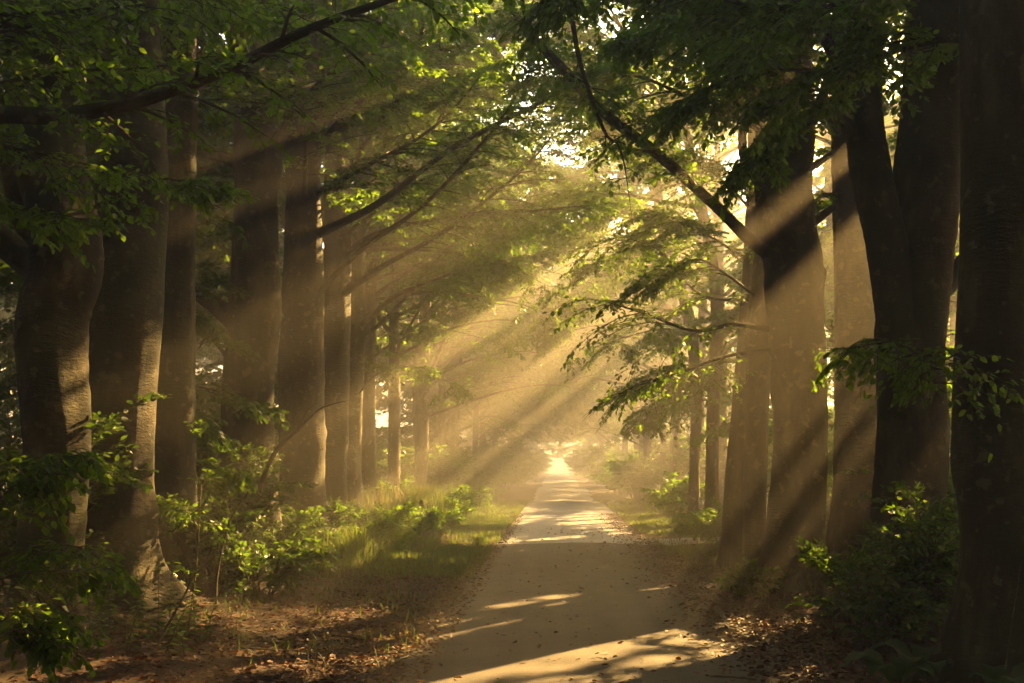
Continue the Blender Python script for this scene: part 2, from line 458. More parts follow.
def trunk_tube(mb, pts, rad, g, sides=36, nseg=110, flare=.55, rough=.05, lobes=5):
    P = spline(pts, nseg)
    Rr = np.interp(np.linspace(0, len(rad) - 1, nseg), np.arange(len(rad)), rad)
    z = P[:, 2] - P[0, 2]
    th = np.arange(sides) * 2 * math.pi / sides
    ph = g.uniform(0, 6.28, 8)
    fl = np.exp(-z / .38)
    disp = np.ones((nseg, sides))
    disp += flare * fl[:, None] * (.55 + .45 * np.sin(lobes * th + ph[0])[None] + .25 * np.sin(3 * th + ph[1])[None])
    disp += rough * (np.sin(2 * th[None] + z[:, None] * .5 + ph[2]) + .7 * np.sin(3 * th[None] - z[:, None] * .7 + ph[3]) + .5 * np.sin(5 * th[None] + z[:, None] * .35 + ph[4])
                     + .45 * np.sin(z[:, None] * 2.9 + 2 * th[None] + ph[5]) * np.sin(z[:, None] * 1.7 + ph[6]))
    for q in range(int(5 + len(pts))):
        zc, tc, sz, am = g.uniform(.3, 9), g.uniform(0, 6.28), g.uniform(.10, .28), g.uniform(-.06, .14)
        dth = np.angle(np.exp(1j * (th - tc)))
        disp += am * np.exp(-((z[:, None] - zc) / sz) ** 2 - (dth[None] / .45) ** 2)
    disp += g.normal(0, rough * .2, disp.shape)
    tubes(mb, P[None], Rr[None], sides, ref=(1, .02, .03), disp=disp[None])
    return P, Rr

def pxpts(lst, Y, base_z=True):
    """[(px, py, width_px[, dY])] to centre line and radii at distance Y."""
    P, W = [], []
    for i, q in enumerate(lst):
        y = Y + (q[3] if len(q) > 3 else 0)
        p = at(q[0], q[1], y)
        if i == 0 and base_z: p[2] = float(gz(p[0], p[1])) - .12
        P.append(p); W.append(q[2] / 2 / F * np.dot(p - CAM, FWD))
    return P, W

def auto_crown(wood, leaf, P, z0, z1, nb, g, lmin=2.5, lmax=5.0, msub=13, K=8, n=9, size=.1, fine=False, az=None, azs=math.pi, twigs=False, lsub=1.7, r0=.07, bias=0.):
    zz = P[:, 2]
    for b in range(nb):
        z = z0 + (z1 - z0) * (b + g.uniform(0, 1)) / nb
        i = int(np.argmin(np.abs(zz - z))); s = P[i].copy()
        a = g.uniform(-azs, azs) + (az if az is not None else 0)
        L = g.uniform(lmin, lmax) * (1 - .35 * max(0, (z - z0) / (z1 - z0) - .4))
        el = g.uniform(R(8), R(42)) + R(25) * max(0, (z - z0) / (z1 - z0) - .5)
        h = np.array([math.cos(a), math.sin(a), 0]); up = np.array([0, 0, 1.])
        pts = [s, s + h * L * .35 * math.cos(el) + up * L * .4 * math.sin(el), s + h * L * .7 + up * L * .75 * math.sin(el), s + h * L + up * L * (.8 * math.sin(el) - .05)]
        bough(wood, leaf, pts, r0 * (L / 4), .008, g, .22, msub, lsub, K, n, size, fine, twigs, 5, bias=bias)

class Tree:
    def __init__(s, name, base, label, group=None, cat='tree', material=None):
        s.base = base; s.root = thing(name, tuple(base), label, cat, group)
        s.w = MB(); s.l = MB(); s.m = material or M_BARK; s.k = 0
    def trunk(s, pts, rad, g, name='trunk', **kw):
        mb = MB(); P, Rr = trunk_tube(mb, pts, rad, g, **kw)
        mb.build(name, s.m, s.root, True)
        return P, Rr
    def limb(s, pts, r0, r1, g, name='bough', leafed=True, **kw):
        mb = MB()
        kw.setdefault('dense', 1.22)
        P = bough(mb, s.l if leafed else None, pts, r0, r1, g, **kw)
        mb.build(name, s.m, s.root, True)
        return P
    def done(s, leafmat=None):
        if not s.w.empty(): s.w.build('branches', s.m, s.root, True)['kind'] = 'stuff'
        if not s.l.empty(): s.l.build('crown', leafmat or M_LEAF, s.root)
        return s.root

# ================================================================== setting
xs = np.concatenate([np.linspace(-240, -30, 22), np.linspace(-28, -9, 30), np.linspace(-8.6, 9, 120), np.linspace(9.6, 30, 30), np.linspace(34, 240, 22)])
ys = np.concatenate([np.linspace(-60, 0, 12), np.linspace(1, 45, 220), np.linspace(45.5, 220, 220), np.linspace(224, 330, 20)])
def sheet(name, X, Y, Z, m, kind='structure'):
    ny, nx = X.shape
    V = np.stack([X, Y, Z], -1).reshape(-1, 3)
    i = np.arange(ny - 1)[:, None] * nx + np.arange(nx - 1)[None]
    o = build(name, V, np.stack([i, i + 1, i + nx + 1, i + nx], -1).reshape(-1, 4), m, None, True)
    o['kind'] = kind
    return o
X, Y = np.meshgrid(xs, ys)
sheet('ground', X, Y, gz(X, Y), M_GROUND)
def road(name, y0, y1, m, dz, n, wl=0.0, wr=0.0):
    yy = np.linspace(y0, y1, n)
    e = .06 * np.sin(yy * 2.3) + .05 * np.sin(yy * 5.9 + 1) + .03 * np.sin(yy * 13)
    e2 = .07 * np.sin(yy * 1.9 + 2) + .05 * np.sin(yy * 6.7) + .03 * np.sin(yy * 11 + 3)
    u = np.linspace(0, 1, 24)
    xl = ROAD_L + e; xr = ROAD_R + e2
    X = xl[:, None] + (xr - xl)[:, None] * u[None]
    Y = np.repeat(yy[:, None], 24, 1)
    if wl: Y = Y + wl * np.sin(X * 2.1) * (np.abs(Y - y0) < .01)
    cam_ = .03 * (1 - (2 * u - 1) ** 2)
    Z = prof(Y) + dz + cam_[None]
    return sheet(name, X, Y, Z, m)
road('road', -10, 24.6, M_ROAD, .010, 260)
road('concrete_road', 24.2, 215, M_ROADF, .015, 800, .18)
# the paved apron of a side track
u = np.linspace(0, 1, 20); yy = np.linspace(23.6, 26.2, 14)
X = 2.0 + 3.6 * u[None] + 0 * yy[:, None]
Yg = yy[:, None] + .25 * np.sin(X * 1.7) * ((yy[:, None] - 24.9) / 1.3) - .10 * (X - 2)
sheet('side_track', X, Yg, gz(X, Yg) + .05, M_ROADF)

# ================================================================== the near trees on the left
def g_(i): return np.random.default_rng(1000 + i)

def top_to(P, W, top, r):
    """carry a trunk on upward past the top of the frame"""
    p = P[-1].copy(); d = norm(P[-1] - P[-2])
    for k in (1, 2, 3):
        f = k / 3
        q = p + d * (top - p[2]) * f; q[2] = p[2] + (top - p[2]) * f
        q[0] += .12 * math.sin(k * 2.1 + p[0]); P.append(q); W.append(W[-1] * (1 - .0) + (r - W[-1]) * .5)
    return P, W

# --- tree out of frame whose bough crosses the upper left corner
g = g_(1)
t = Tree('beech_tree', (-6.3, 7.6, .1), 'beech whose dark bough crosses the upper left corner of the view', 'beeches of the avenue')
Pt, _ = t.trunk([(-6.3, 7.6, 0), (-6.25, 7.6, 3), (-6.3, 7.7, 7), (-6.2, 7.8, 14)], [.42, .38, .32, .12], g)
Y0 = 7.6
t.limb([(-6.2, 7.6, 3.1), at(-60, 128, Y0), at(60, 116, Y0), at(140, 100, Y0), at(230, 68, Y0), at(310, 30, Y0), at(400, -4, Y0), at(470, -30, Y0)], .085, .02, g, msub=20, lsub=.9, K=6, n=7, size=.075, fine=True, frm=.24, nseg=30, sides=8, wig=.012, droop=.30, dense=1)
for (a, b, Yb, ls) in (((-40, 40), (300, -40), 8.2, 1.0), ((-40, 90), (200, 60), 8.8, .9), ((-60, 150), (110, 175), 8.4, .8), ((-60, 20), (180, 10), 7.8, 1.0), ((60, -60), (330, 25), 9, 1.0), ((-80, 205), (75, 222), 8.2, .55), ((100, -60), (420, -25), 8.6, .9), ((-60, 60), (120, 40), 9.3, 1.1)):
    A, B = at(*a, Yb), at(*b, Yb)
    t.limb([(-6.2, 7.7, A[2] - .4), A, A * .5 + B * .5 + np.array([0, .2, .12]), B], .03, .006, g, msub=15, lsub=ls, K=6, n=7, size=.075, fine=True, frm=.2, nseg=18, droop=.3, dense=1)
auto_crown(t.w, t.l, Pt, 6, 13, 9, g, size=.11)
t.done()

def row_tree(i, label, lst, Y, top=15, lead=.10, group='beeches of the avenue', name='beech_tree', crown=(6, 14.5, 13), mat_=None, fine=False, limbs=(), size=.115, kw={}, leafn=(15, 9, 10), rough=.065, stems=(), flare=.85):
    g = g_(i)
    lst = [lst[0]] + [(q[0] + g.normal(0, .055) * q[2], q[1], q[2] * (1 + g.normal(0, .05))) + tuple(q[3:]) for q in lst[1:]]
    P, W = pxpts(lst, Y)
    base = P[0].copy(); base[2] += .12
    P, W = top_to(P, W, top, lead)
    t = Tree(name, base, label, group, 'tree', mat_)
    Pt, _ = t.trunk(P, W, g, rough=rough, flare=flare)
    for s in stems:
        Ps, Ws = pxpts(s, Y, False)
        if s[-1][1] < 40: Ps, Ws = top_to(Ps, Ws, top - 1, lead)
        t.trunk(Ps, Ws, g, name='stem', flare=0, sides=22, rough=rough)
    for lb in limbs:
        pts = [at(q[0], q[1], Y + (q[2] if len(q) > 2 else 0)) for q in lb['p']]
        k = {a: b for a, b in lb.items() if a not in ('p', 'r0', 'r1')}
        t.limb(pts, lb.get('r0', .05), lb.get('r1', .008), g, **k)
    if crown:
        auto_crown(t.w, t.l, Pt, crown[0], crown[1], crown[2], g, size=size, msub=leafn[0], K=leafn[1], n=leafn[2], fine=fine, **kw)
        auto_crown(t.w, t.l, Pt, 9, 14.5, 12, g, 2.5, 4.8, 14, 9, 9, .19)
    t.done()
    return Pt

ROADW = dict(az=0.0, azs=R(110))    # boughs reach over the road from the left
row_tree(2, 'leftmost dark beech trunk with a swollen bulge and limbs at its fork', [(44, 655, 78), (48, 560, 66), (52, 450, 64), (55, 330, 65), (61, 275, 73), (60, 235, 69), (58, 170, 58), (58, 80, 44), (58, 0, 40)], 10.5,
         crown=(5.2, 14, 10), limbs=[
    dict(p=[(62, 282), (20, 255, .1), (-40, 200, .3), (-120, 120, .6)], r0=.17, r1=.09, msub=8, lsub=.8, size=.08, fine=True, frm=.4),
    dict(p=[(60, 250), (24, 225), (4, 150), (-10, 40)], r0=.11, r1=.06, bare=True),
    dict(p=[(66, 245), (90, 210), (150, 180), (215, 190)], r0=.03, r1=.005, msub=12, lsub=.6, size=.075, fine=True, frm=.35),
    dict(p=[(70, 250, -.3), (60, 232, -.7), (62, 225, -.9), (75, 222, -1)], r0=.012, r1=.004, msub=5, lsub=.22, K=4, n=4, size=.075, fine=True, frm=.3, bias=.5)])
row_tree(3, 'straight thick mossy beech trunk second from the left', [(114, 640, 88), (117, 560, 78), (120, 450, 77), (124, 300, 74), (128, 180, 68), (130, 60, 60)], 12.4, crown=(5.6, 14.5, 12), rough=.025)
row_tree(4, 'slimmer beech trunk standing just behind the thick mossy one on the left', [(172, 600, 46), (174, 480, 42), (175, 300, 38), (176, 120, 33)], 15.0, crown=(6, 14.5, 12))
row_tree(5, 'knobbly beech trunk with a heavy limb reaching left at half height', [(248, 585, 66), (250, 480, 54), (251, 380, 52), (252, 320, 58), (258, 270, 46), (262, 200, 44), (256, 165, 52), (254, 110, 40), (250, 60, 30)], 18.0, crown=(6.5, 14.5, 12), limbs=[
    dict(p=[(250, 335), (215, 305, .2), (190, 292, .5), (150, 290, 1)], r0=.20, r1=.07, bare=True),
    dict(p=[(256, 172), (225, 158), (200, 150), (160, 120)], r0=.13, r1=.05, bare=True),
    dict(p=[(262, 170), (285, 130), (295, 60), (310, 0)], r0=.10, r1=.05, bare=True),
    dict(p=[(246, 400), (225, 355), (208, 338), (196, 350)], r0=.05, r1=.015, bare=True)])
row_tree(6, 'broad smooth beech trunk leaning slightly right, fifth in the left row', [(298, 560, 56), (298, 480, 47), (299, 380, 45), (303, 280, 40), (305, 200, 38), (304, 120, 36), (300, 50, 30)], 21.0, limbs=[
    dict(p=[(308, 150), (360, 90, -1), (430, 50, -2), (520, 40, -3)], r0=.06, r1=.01, msub=26, lsub=1.6, K=9, n=10, size=.08, frm=.2, wig=.06, droop=.35),
    dict(p=[(308, 200), (370, 165, -1), (440, 120, -2), (500, 60, -3)], r0=.06, r1=.01, msub=26, lsub=1.5, K=9, n=10, size=.08, frm=.25, wig=.06, droop=.35),
    dict(p=[(310, 238), (375, 205, -1), (450, 150, -2), (545, 100, -3), (600, 70, -3.5)], r0=.09, r1=.015, msub=22, lsub=1.3, size=.085, frm=.35, nseg=24, wig=.02),
    dict(p=[(312, 300), (360, 250, -1), (430, 200, -2), (500, 120, -3), (530, 60, -3.5)], r0=.07, r1=.012, msub=18, lsub=1.2, size=.085, frm=.4, nseg=20, wig=.02),
    dict(p=[(306, 160), (350, 110, -.5), (410, 60, -1), (425, 0, -1.5)], r0=.08, r1=.03, msub=14, lsub=1.2, size=.085, frm=.4)], kw=ROADW)
row_tree(7, 'dark beech trunk with a sunlit right edge, sixth in the left row', [(333, 548, 36), (334, 480, 31), (335, 380, 29), (336, 280, 27), (338, 200, 25), (340, 120, 22)], 24.5, limbs=[
    dict(p=[(336, 300), (380, 268, -1), (440, 235, -2), (520, 170, -3), (570, 115, -4)], r0=.08, r1=.012, msub=22, lsub=1.4, size=.09, frm=.4, nseg=22, wig=.02),
    dict(p=[(338, 260), (380, 232, -.5), (470, 215, -1.5), (540, 210, -2.5), (600, 205, -3)], r0=.07, r1=.01, msub=22, lsub=1.5, size=.09, frm=.4, nseg=22, wig=.02),
    dict(p=[(340, 190), (380, 120, -1), (430, 60, -2), (470, -20, -3)], r0=.07, r1=.02, msub=14, lsub=1.4, size=.09, frm=.4)], kw=ROADW)
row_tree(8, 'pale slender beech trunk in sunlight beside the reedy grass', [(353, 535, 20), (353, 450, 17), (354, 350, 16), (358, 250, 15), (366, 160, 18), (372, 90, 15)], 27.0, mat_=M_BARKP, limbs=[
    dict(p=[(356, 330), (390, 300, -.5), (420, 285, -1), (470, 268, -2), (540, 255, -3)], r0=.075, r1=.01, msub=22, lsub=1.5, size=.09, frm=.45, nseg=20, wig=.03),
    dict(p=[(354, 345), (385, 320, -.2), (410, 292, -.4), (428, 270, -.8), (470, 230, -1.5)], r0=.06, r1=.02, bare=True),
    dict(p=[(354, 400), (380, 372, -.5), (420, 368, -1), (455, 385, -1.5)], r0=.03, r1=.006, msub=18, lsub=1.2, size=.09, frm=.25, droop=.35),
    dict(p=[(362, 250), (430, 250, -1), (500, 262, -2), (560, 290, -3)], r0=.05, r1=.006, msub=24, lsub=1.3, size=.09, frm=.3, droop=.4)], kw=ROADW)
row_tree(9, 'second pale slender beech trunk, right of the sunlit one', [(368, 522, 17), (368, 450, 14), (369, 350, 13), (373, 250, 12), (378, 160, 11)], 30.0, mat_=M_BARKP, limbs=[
    dict(p=[(372, 300), (440, 292, -1.5), (500, 300, -3), (580, 330, -5)], r0=.05, r1=.006, msub=26, lsub=1.4, size=.09, frm=.3, droop=.4),
    dict(p=[(374, 200), (450, 150, -1.5), (540, 120, -3), (620, 130, -5)], r0=.06, r1=.006, msub=26, lsub=1.7, size=.09, frm=.3),
    dict(p=[(374, 220), (440, 210, -1.5), (520, 215, -3), (600, 250, -5)], r0=.05, r1=.006, msub=26, lsub=1.8, K=9, n=10, size=.08, frm=.25, wig=.07, droop=.35),
    dict(p=[(374, 180), (420, 130, -1.5), (490, 90, -3), (570, 70, -5)], r0=.05, r1=.006, msub=26, lsub=1.8, K=9, n=10, size=.08, frm=.25, wig=.07, droop=.35),
    dict(p=[(374, 260), (430, 230, -1.5), (500, 235, -3), (580, 200, -5)], r0=.05, r1=.006, msub=26, lsub=1.8, K=9, n=10, size=.08, frm=.25, wig=.07, droop=.35),
    dict(p=[(374, 150), (420, 40, -1.5), (480, -20, -3), (560, -60, -5)], r0=.05, r1=.006, msub=26, lsub=1.8, K=9, n=10, size=.08, frm=.25, wig=.07, droop=.35),
    dict(p=[(374, 170), (430, 80, -1.5), (500, 20, -3), (580, -10, -5)], r0=.06, r1=.006, msub=26, lsub=1.7, size=.09, frm=.3),
    dict(p=[(370, 360), (400, 340, -.5), (450, 330, -1), (500, 345, -1.5)], r0=.04, r1=.006, msub=18, lsub=1.3, size=.1, frm=.3, droop=.4),
    dict(p=[(372, 280), (440, 262, -1), (520, 262, -2), (590, 285, -3)], r0=.06, r1=.006, msub=26, lsub=1.5, size=.09, frm=.35, droop=.35),
    dict(p=[(374, 240), (450, 200, -1), (540, 180, -2), (610, 190, -3)], r0=.06, r1=.006, msub=24, lsub=1.6, size=.09, frm=.35)], kw=ROADW)

# ================================================================== the near trees on the right
row_tree(21, 'massive dark beech trunk cut by the right edge of the view', [(1004, 690, 100), (1004, 560, 84), (1004, 420, 82), (1004, 250, 80), (1004, 120, 80), (1006, 0, 76)], 9.4, crown=(5.2, 14, 9), rough=.02, limbs=[
    dict(p=[(1000, -20), (940, -30, .2), (860, 0, .4), (760, 10, .6), (660, -20, .8)], r0=.06, r1=.01, msub=24, lsub=1.0, K=8, n=8, size=.08, fine=True, frm=.3, nseg=20, droop=.3),
    dict(p=[(1000, 60), (960, 40, .4), (900, 50, .8), (830, 70, 1), (770, 110, 1.2)], r0=.05, r1=.008, msub=20, lsub=.8, K=8, n=8, size=.075, fine=True, frm=.3, nseg=18, droop=.3),
    dict(p=[(1000, -60), (880, -60, .2), (720, -40, .4), (600, -30, .4), (560, -5, .3)], r0=.05, r1=.008, msub=22, lsub=.9, K=7, n=8, size=.075, fine=True, frm=.35, nseg=20, droop=.3),
    dict(p=[(985, 420, -.2), (960, 385, -.4), (930, 360, -.5), (890, 345, -.5), (850, 350, -.5)], r0=.018, r1=.005, msub=12, lsub=.7, K=5, n=6, size=.075, fine=True, frm=.15, droop=.65, wig=.1, dense=1),
    dict(p=[(990, 400, -.2), (965, 360, -.5), (940, 350, -.6), (915, 370, -.6)], r0=.016, r1=.005, msub=10, lsub=.75, K=5, n=6, size=.075, fine=True, frm=.15, droop=.8, wig=.1, dense=1)])
row_tree(22, 'twin stemmed beech with two dark stems rising from one base', [(906, 610, 92), (906, 540, 70), (908, 430, 66), (912, 350, 62), (920, 280, 66), (926, 200, 66), (932, 110, 62), (936, 0, 58)], 13.0, crown=(5.6, 14.5, 10),
    stems=[[(900, 420, 40, -.12), (898, 330, 42, -.15), (884, 240, 40, -.15), (868, 160, 40), (864, 80, 36), (872, -10, 34)]], limbs=[
    dict(p=[(930, 300), (955, 275, .2), (980, 240, .4), (1000, 200, .7)], r0=.15, r1=.08, bare=True),
    dict(p=[(866, 110), (850, 70, -.1), (830, 30, -.3), (800, -20, -.5)], r0=.13, r1=.08, bare=True),
    dict(p=[(868, 60), (820, 20, -.6), (760, 30, -1), (690, 20, -1.4), (640, 40, -1.6)], r0=.05, r1=.008, msub=26, lsub=1.0, K=8, n=8, size=.08, fine=True, frm=.2, nseg=20, droop=.3),
    dict(p=[(868, 130), (820, 110, -.4), (780, 130, -.7), (745, 165, -1)], r0=.035, r1=.006, msub=20, lsub=.8, K=8, n=8, size=.08, fine=True, frm=.2, droop=.35),
    dict(p=[(868, 90), (800, 70, -.5), (730, 80, -.8), (680, 110, -1)], r0=.035, r1=.006, msub=22, lsub=.9, K=8, n=8, size=.08, fine=True, frm=.2, droop=.35),
    dict(p=[(910, 360, -.4), (880, 338, -.6), (850, 350, -.8), (815, 345, -.9)], r0=.015, r1=.004, msub=12, lsub=.6, K=5, n=6, size=.075, fine=True, frm=.15, droop=.6, wig=.1, dense=1),
    dict(p=[(866, 120), (760, -60, -1), (650, -60, -1.5), (580, -30, -2), (575, 40, -2), (603, 128, -2), (622, 152, -2), (634, 232, -2)], r0=.06, r1=.004, msub=7, lsub=.35, K=3, n=2, size=.07, fine=True, frm=.6, nseg=40, wig=.004),
    dict(p=[(866, 90), (720, -70, -1), (560, -70, -1.5), (522, -10, -2), (546, 57, -2), (583, 82, -2), (640, 120, -2)], r0=.05, r1=.004, msub=7, lsub=.35, K=3, n=2, size=.07, fine=True, frm=.6, nseg=36, wig=.004)])
row_tree(23, 'straight dark beech trunk immediately left of the twin stemmed tree', [(852, 590, 52), (854, 500, 44), (856, 400, 43), (857, 300, 42), (853, 200, 38), (848, 120, 32), (846, 50, 28)], 16.5, crown=(6, 14.5, 10), limbs=[
    dict(p=[(850, 200), (825, 195), (800, 215), (780, 235)], r0=.04, r1=.01, msub=12, lsub=.7, size=.08, fine=True, frm=.3)])
row_tree(24, 'stout beech trunk with a round burl, washed by slanting sunbeams', [(793, 600, 64), (794, 540, 52), (794, 440, 50), (794, 350, 52), (796, 290, 58), (795, 262, 54), (788, 200, 54), (780, 130, 58), (785, 60, 56), (795, 0, 46)], 15.5, crown=(6, 14.5, 10), limbs=[
    dict(p=[(812, 300), (819, 282, -.05), (822, 272, -.05), (820, 266, -.05)], r0=.10, r1=.05, bare=True, wig=0),
    dict(p=[(770, 255), (748, 238, -.1), (715, 205, -.3), (655, 152, -.6), (600, 110, -.8), (565, 70, -1), (520, 20, -1.2), (490, -40, -1.4)], r0=.10, r1=.05, msub=16, lsub=1.0, size=.08, fine=True, frm=.3, nseg=30, wig=.012, sides=10),
    dict(p=[(782, 240, -.3), (768, 200, -.4), (742, 150, -.5), (750, 100, -.5), (760, 40, -.5), (750, -40, -.6)], r0=.085, r1=.04, msub=12, lsub=.8, size=.08, fine=True, frm=.4, wig=.01),
    dict(p=[(772, 330), (735, 325, -.2), (695, 330, -.4), (650, 316, -.7), (600, 300, -1)], r0=.045, r1=.008, msub=18, lsub=1.4, K=7, n=7, size=.075, fine=True, frm=.2, nseg=20, wig=.06, droop=.45, dense=1),
    dict(p=[(772, 350), (735, 355, -.2), (690, 368, -.5), (640, 385, -.8), (612, 402, -1)], r0=.035, r1=.006, msub=16, lsub=1.2, K=6, n=7, size=.075, fine=True, frm=.2, nseg=20, wig=.06, droop=.5, dense=1),
    dict(p=[(790, 180, .3), (825, 158, .8), (870, 130, 1.6), (930, 120, 2.4)], r0=.07, r1=.01, msub=16, lsub=1.0, size=.085, fine=True, frm=.3),
    dict(p=[(800, 235, .3), (835, 205, .9), (880, 180, 1.8), (950, 150, 2.6)], r0=.08, r1=.012, msub=16, lsub=1.0, size=.085, fine=True, frm=.3)])
row_tree(25, 'narrow beech trunk pressed against the left side of the burled one', [(757, 575, 26), (757, 500, 22), (758, 400, 22), (764, 300, 24), (768, 230, 22), (768, 150, 20), (764, 60, 18)], 17.5, crown=(6.5, 14.5, 9), limbs=[
    dict(p=[(760, 300), (720, 270, -.2), (690, 260, -.4), (650, 285, -.6)], r0=.03, r1=.006, msub=20, lsub=1.3, size=.075, wig=.07, frm=.2, fine=True)])
row_tree(26, 'narrow beech trunk leaning inward, leftmost stem of the sunlit clump', [(733, 563, 24), (735, 500, 21), (740, 420, 21), (748, 330, 22), (754, 260, 20), (756, 170, 18)], 19.5, crown=(6.5, 14.5, 9), limbs=[
    dict(p=[(756, 215), (722, 180, -.3), (690, 160, -.6), (645, 150, -1)], r0=.03, r1=.006, msub=24, lsub=1.3, K=8, n=9, size=.08, frm=.15, droop=.35, wig=.06),
    dict(p=[(752, 262), (715, 240, -.3), (685, 222, -.6), (655, 215, -1)], r0=.03, r1=.006, msub=24, lsub=1.2, K=8, n=9, size=.08, frm=.15, droop=.4, wig=.06),
    dict(p=[(745, 360), (715, 365, -.3), (680, 390, -.6), (640, 400, -.9)], r0=.03, r1=.006, msub=22, lsub=1.3, size=.075, wig=.07, frm=.2, droop=.35),
    dict(p=[(750, 300), (700, 295, -.3), (660, 250, -.6), (610, 240, -.8)], r0=.03, r1=.006, msub=18, lsub=1.3, size=.075, wig=.07, frm=.2, droop=.3)])
row_tree(27, 'thin beech stem in golden haze, first one left of the sunlit clump', [(712, 545, 15), (712, 470, 12), (714, 400, 12), (716, 300, 11), (700, 200, 10)], 25.5, crown=(6, 14.5, 11), mat_=M_BARKP, limbs=[
    dict(p=[(714, 300), (680, 270, -.6), (640, 250, -1.5), (590, 270, -2.5)], r0=.04, r1=.006, msub=26, lsub=1.3, size=.09, frm=.2, droop=.35),
    dict(p=[(714, 340), (670, 330, -.6), (630, 335, -1.5), (590, 350, -2.5)], r0=.04, r1=.006, msub=26, lsub=1.3, size=.09, frm=.15, droop=.4),
    dict(p=[(705, 230), (670, 160, -.6), (630, 110, -1.5), (560, 90, -2.5)], r0=.04, r1=.006, msub=26, lsub=1.5, size=.09, frm=.2),
    dict(p=[(714, 400), (680, 400, -.4), (650, 415, -.8), (620, 440, -1.2)], r0=.03, r1=.006, msub=22, lsub=1.0, size=.09, frm=.15, droop=.4),
    dict(p=[(714, 380), (690, 365, -.4), (655, 372, -.8), (620, 395, -1.2)], r0=.03, r1=.006, msub=20, lsub=1.0, size=.09, frm=.15, droop=.35)])
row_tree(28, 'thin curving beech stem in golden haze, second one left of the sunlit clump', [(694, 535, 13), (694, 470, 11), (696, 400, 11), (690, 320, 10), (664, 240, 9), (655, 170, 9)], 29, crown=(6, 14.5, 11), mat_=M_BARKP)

# ================================================================== the avenue further on and the woods around it
def wood_tree(i, x, y, r, h, z0, nb, size, leafn, label, group, name='beech_tree', lmin=2.2, lmax=4.4, az=None, azs=math.pi, leafmat=None, pale=False, lean=0., lsub=1.8, topup=10, arch=0):
    g = g_(i)
    z = float(gz(x, y))
    t = Tree(name, (x, y, z), label, group, 'tree', M_BARKP if pale else M_BARK)
    lx, ly = g.normal(0, .25, 2)
    P, _ = t.trunk([(x, y, z - .1), (x + lx * .4 + lean * .3, y + ly * .4, z + h * .3), (x + lx + lean, y + ly, z + h * .65), (x + lx * .6 + lean, y + ly * .6, z + h)], [r, r * .85, r * .65, r * .2], g, sides=14, nseg=26)
    auto_crown(t.w, t.l, P, z + z0, z + h * .97, nb, g, lmin, lmax, leafn[0], leafn[1], leafn[2], size, False, az, azs, False, lsub, r0=.06)
    for q in range(arch):
        zq = z + g.uniform(4.2, 10.5); sgn = -1 if x > 0 else 1; Lq = g.uniform(3.6, 5.6); iq = int(np.argmin(np.abs(P[:, 2] - zq))); sp = P[iq]; dy = g.uniform(-2.2, 2.2)
        bough(t.w, t.l, [sp, sp + np.array([sgn * Lq * .35, dy * .3, .9]), sp + np.array([sgn * Lq * .75, dy * .7, 1.1]), sp + np.array([sgn * Lq, dy, .5])], .06, .008, g, .3, 20, 1.9, 9, 10, size, False, False, 5, droop=.3)
    if topup: auto_crown(t.w, t.l, P, z + h * .55, z + h * .97, topup, g, 2.5, 4.6, 13, 8, 8, max(.22, size * 1.3))
    t.done(leafmat)

k = 100
# left and right rows going on into the haze
ORD = ('first', 'second', 'third', 'fourth', 'fifth', 'sixth') + ('further',) * 20
rows_y = (33.5, 37.5, 41.5, 46, 51, 56, 62, 68, 75, 83, 92, 102, 113, 125, 138, 152, 167, 183)
for j, y in enumerate(rows_y):
    sz = .13 if y < 60 else .20 if y < 100 else .27
    ln = (14, 9, 9) if y < 60 else (13, 8, 8) if y < 100 else (11, 7, 7)
    far = y > 55
    wood_tree(k, -4.75 + .3 * math.sin(j * 2.3), y + .6 * math.sin(j), .20 + .04 * math.sin(j * 1.7), 14.5, 2.6 if j % 2 else 3.6, 20, sz, ln,
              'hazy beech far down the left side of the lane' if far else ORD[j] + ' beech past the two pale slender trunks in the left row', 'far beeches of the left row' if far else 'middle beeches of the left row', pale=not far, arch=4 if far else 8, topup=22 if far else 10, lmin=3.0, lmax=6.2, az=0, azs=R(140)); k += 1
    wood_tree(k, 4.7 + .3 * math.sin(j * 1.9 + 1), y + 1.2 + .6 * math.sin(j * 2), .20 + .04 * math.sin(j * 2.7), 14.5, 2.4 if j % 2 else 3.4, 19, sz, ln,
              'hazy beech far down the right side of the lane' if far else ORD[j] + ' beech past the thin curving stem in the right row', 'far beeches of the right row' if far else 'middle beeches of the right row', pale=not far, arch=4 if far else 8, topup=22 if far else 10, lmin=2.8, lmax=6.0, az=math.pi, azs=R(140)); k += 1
# wood on the right, between the lane and the sun
for j, (x, y) in enumerate(((8.6, 6.5), (10.8, 11), (7.6, 14.5), (11.2, 17), (9.9, 20.4), (12.6, 23), (9.2, 26.5), (7.8, 31), (12.4, 31), (10.4, 36), (8.2, 41), (13, 42), (9.6, 48), (13.2, 54), (9, 60), (12.5, 66), (9.5, 72), (12, 80), (9.4, 88), (12, 97), (9.4, 107), (12, 118), (9.5, 130), (12, 142), (9.5, 155), (11, 170),
                            (6.5, 24.0), (14.5, 15), (15, 27), (15.5, 36), (13.5, 48), (8.2, 54))):
    dense = y < 48
    wood_tree(k, x, y, .2 + .05 * math.sin(j * 2.1), 15.0, 2.0 if x < 9.5 else 1.2, 26 if dense else 18, .15 if dense else .19 if y < 90 else .26, (15, 9, 10) if dense else (13, 8, 8),
              'sunlit tree of the wood seen between the right hand trunks', 'trees of the wood right of the lane', name='woodland_tree', lmin=2.2, lmax=4.2, lsub=2.0, topup=10 if y < 50 else 18); k += 1
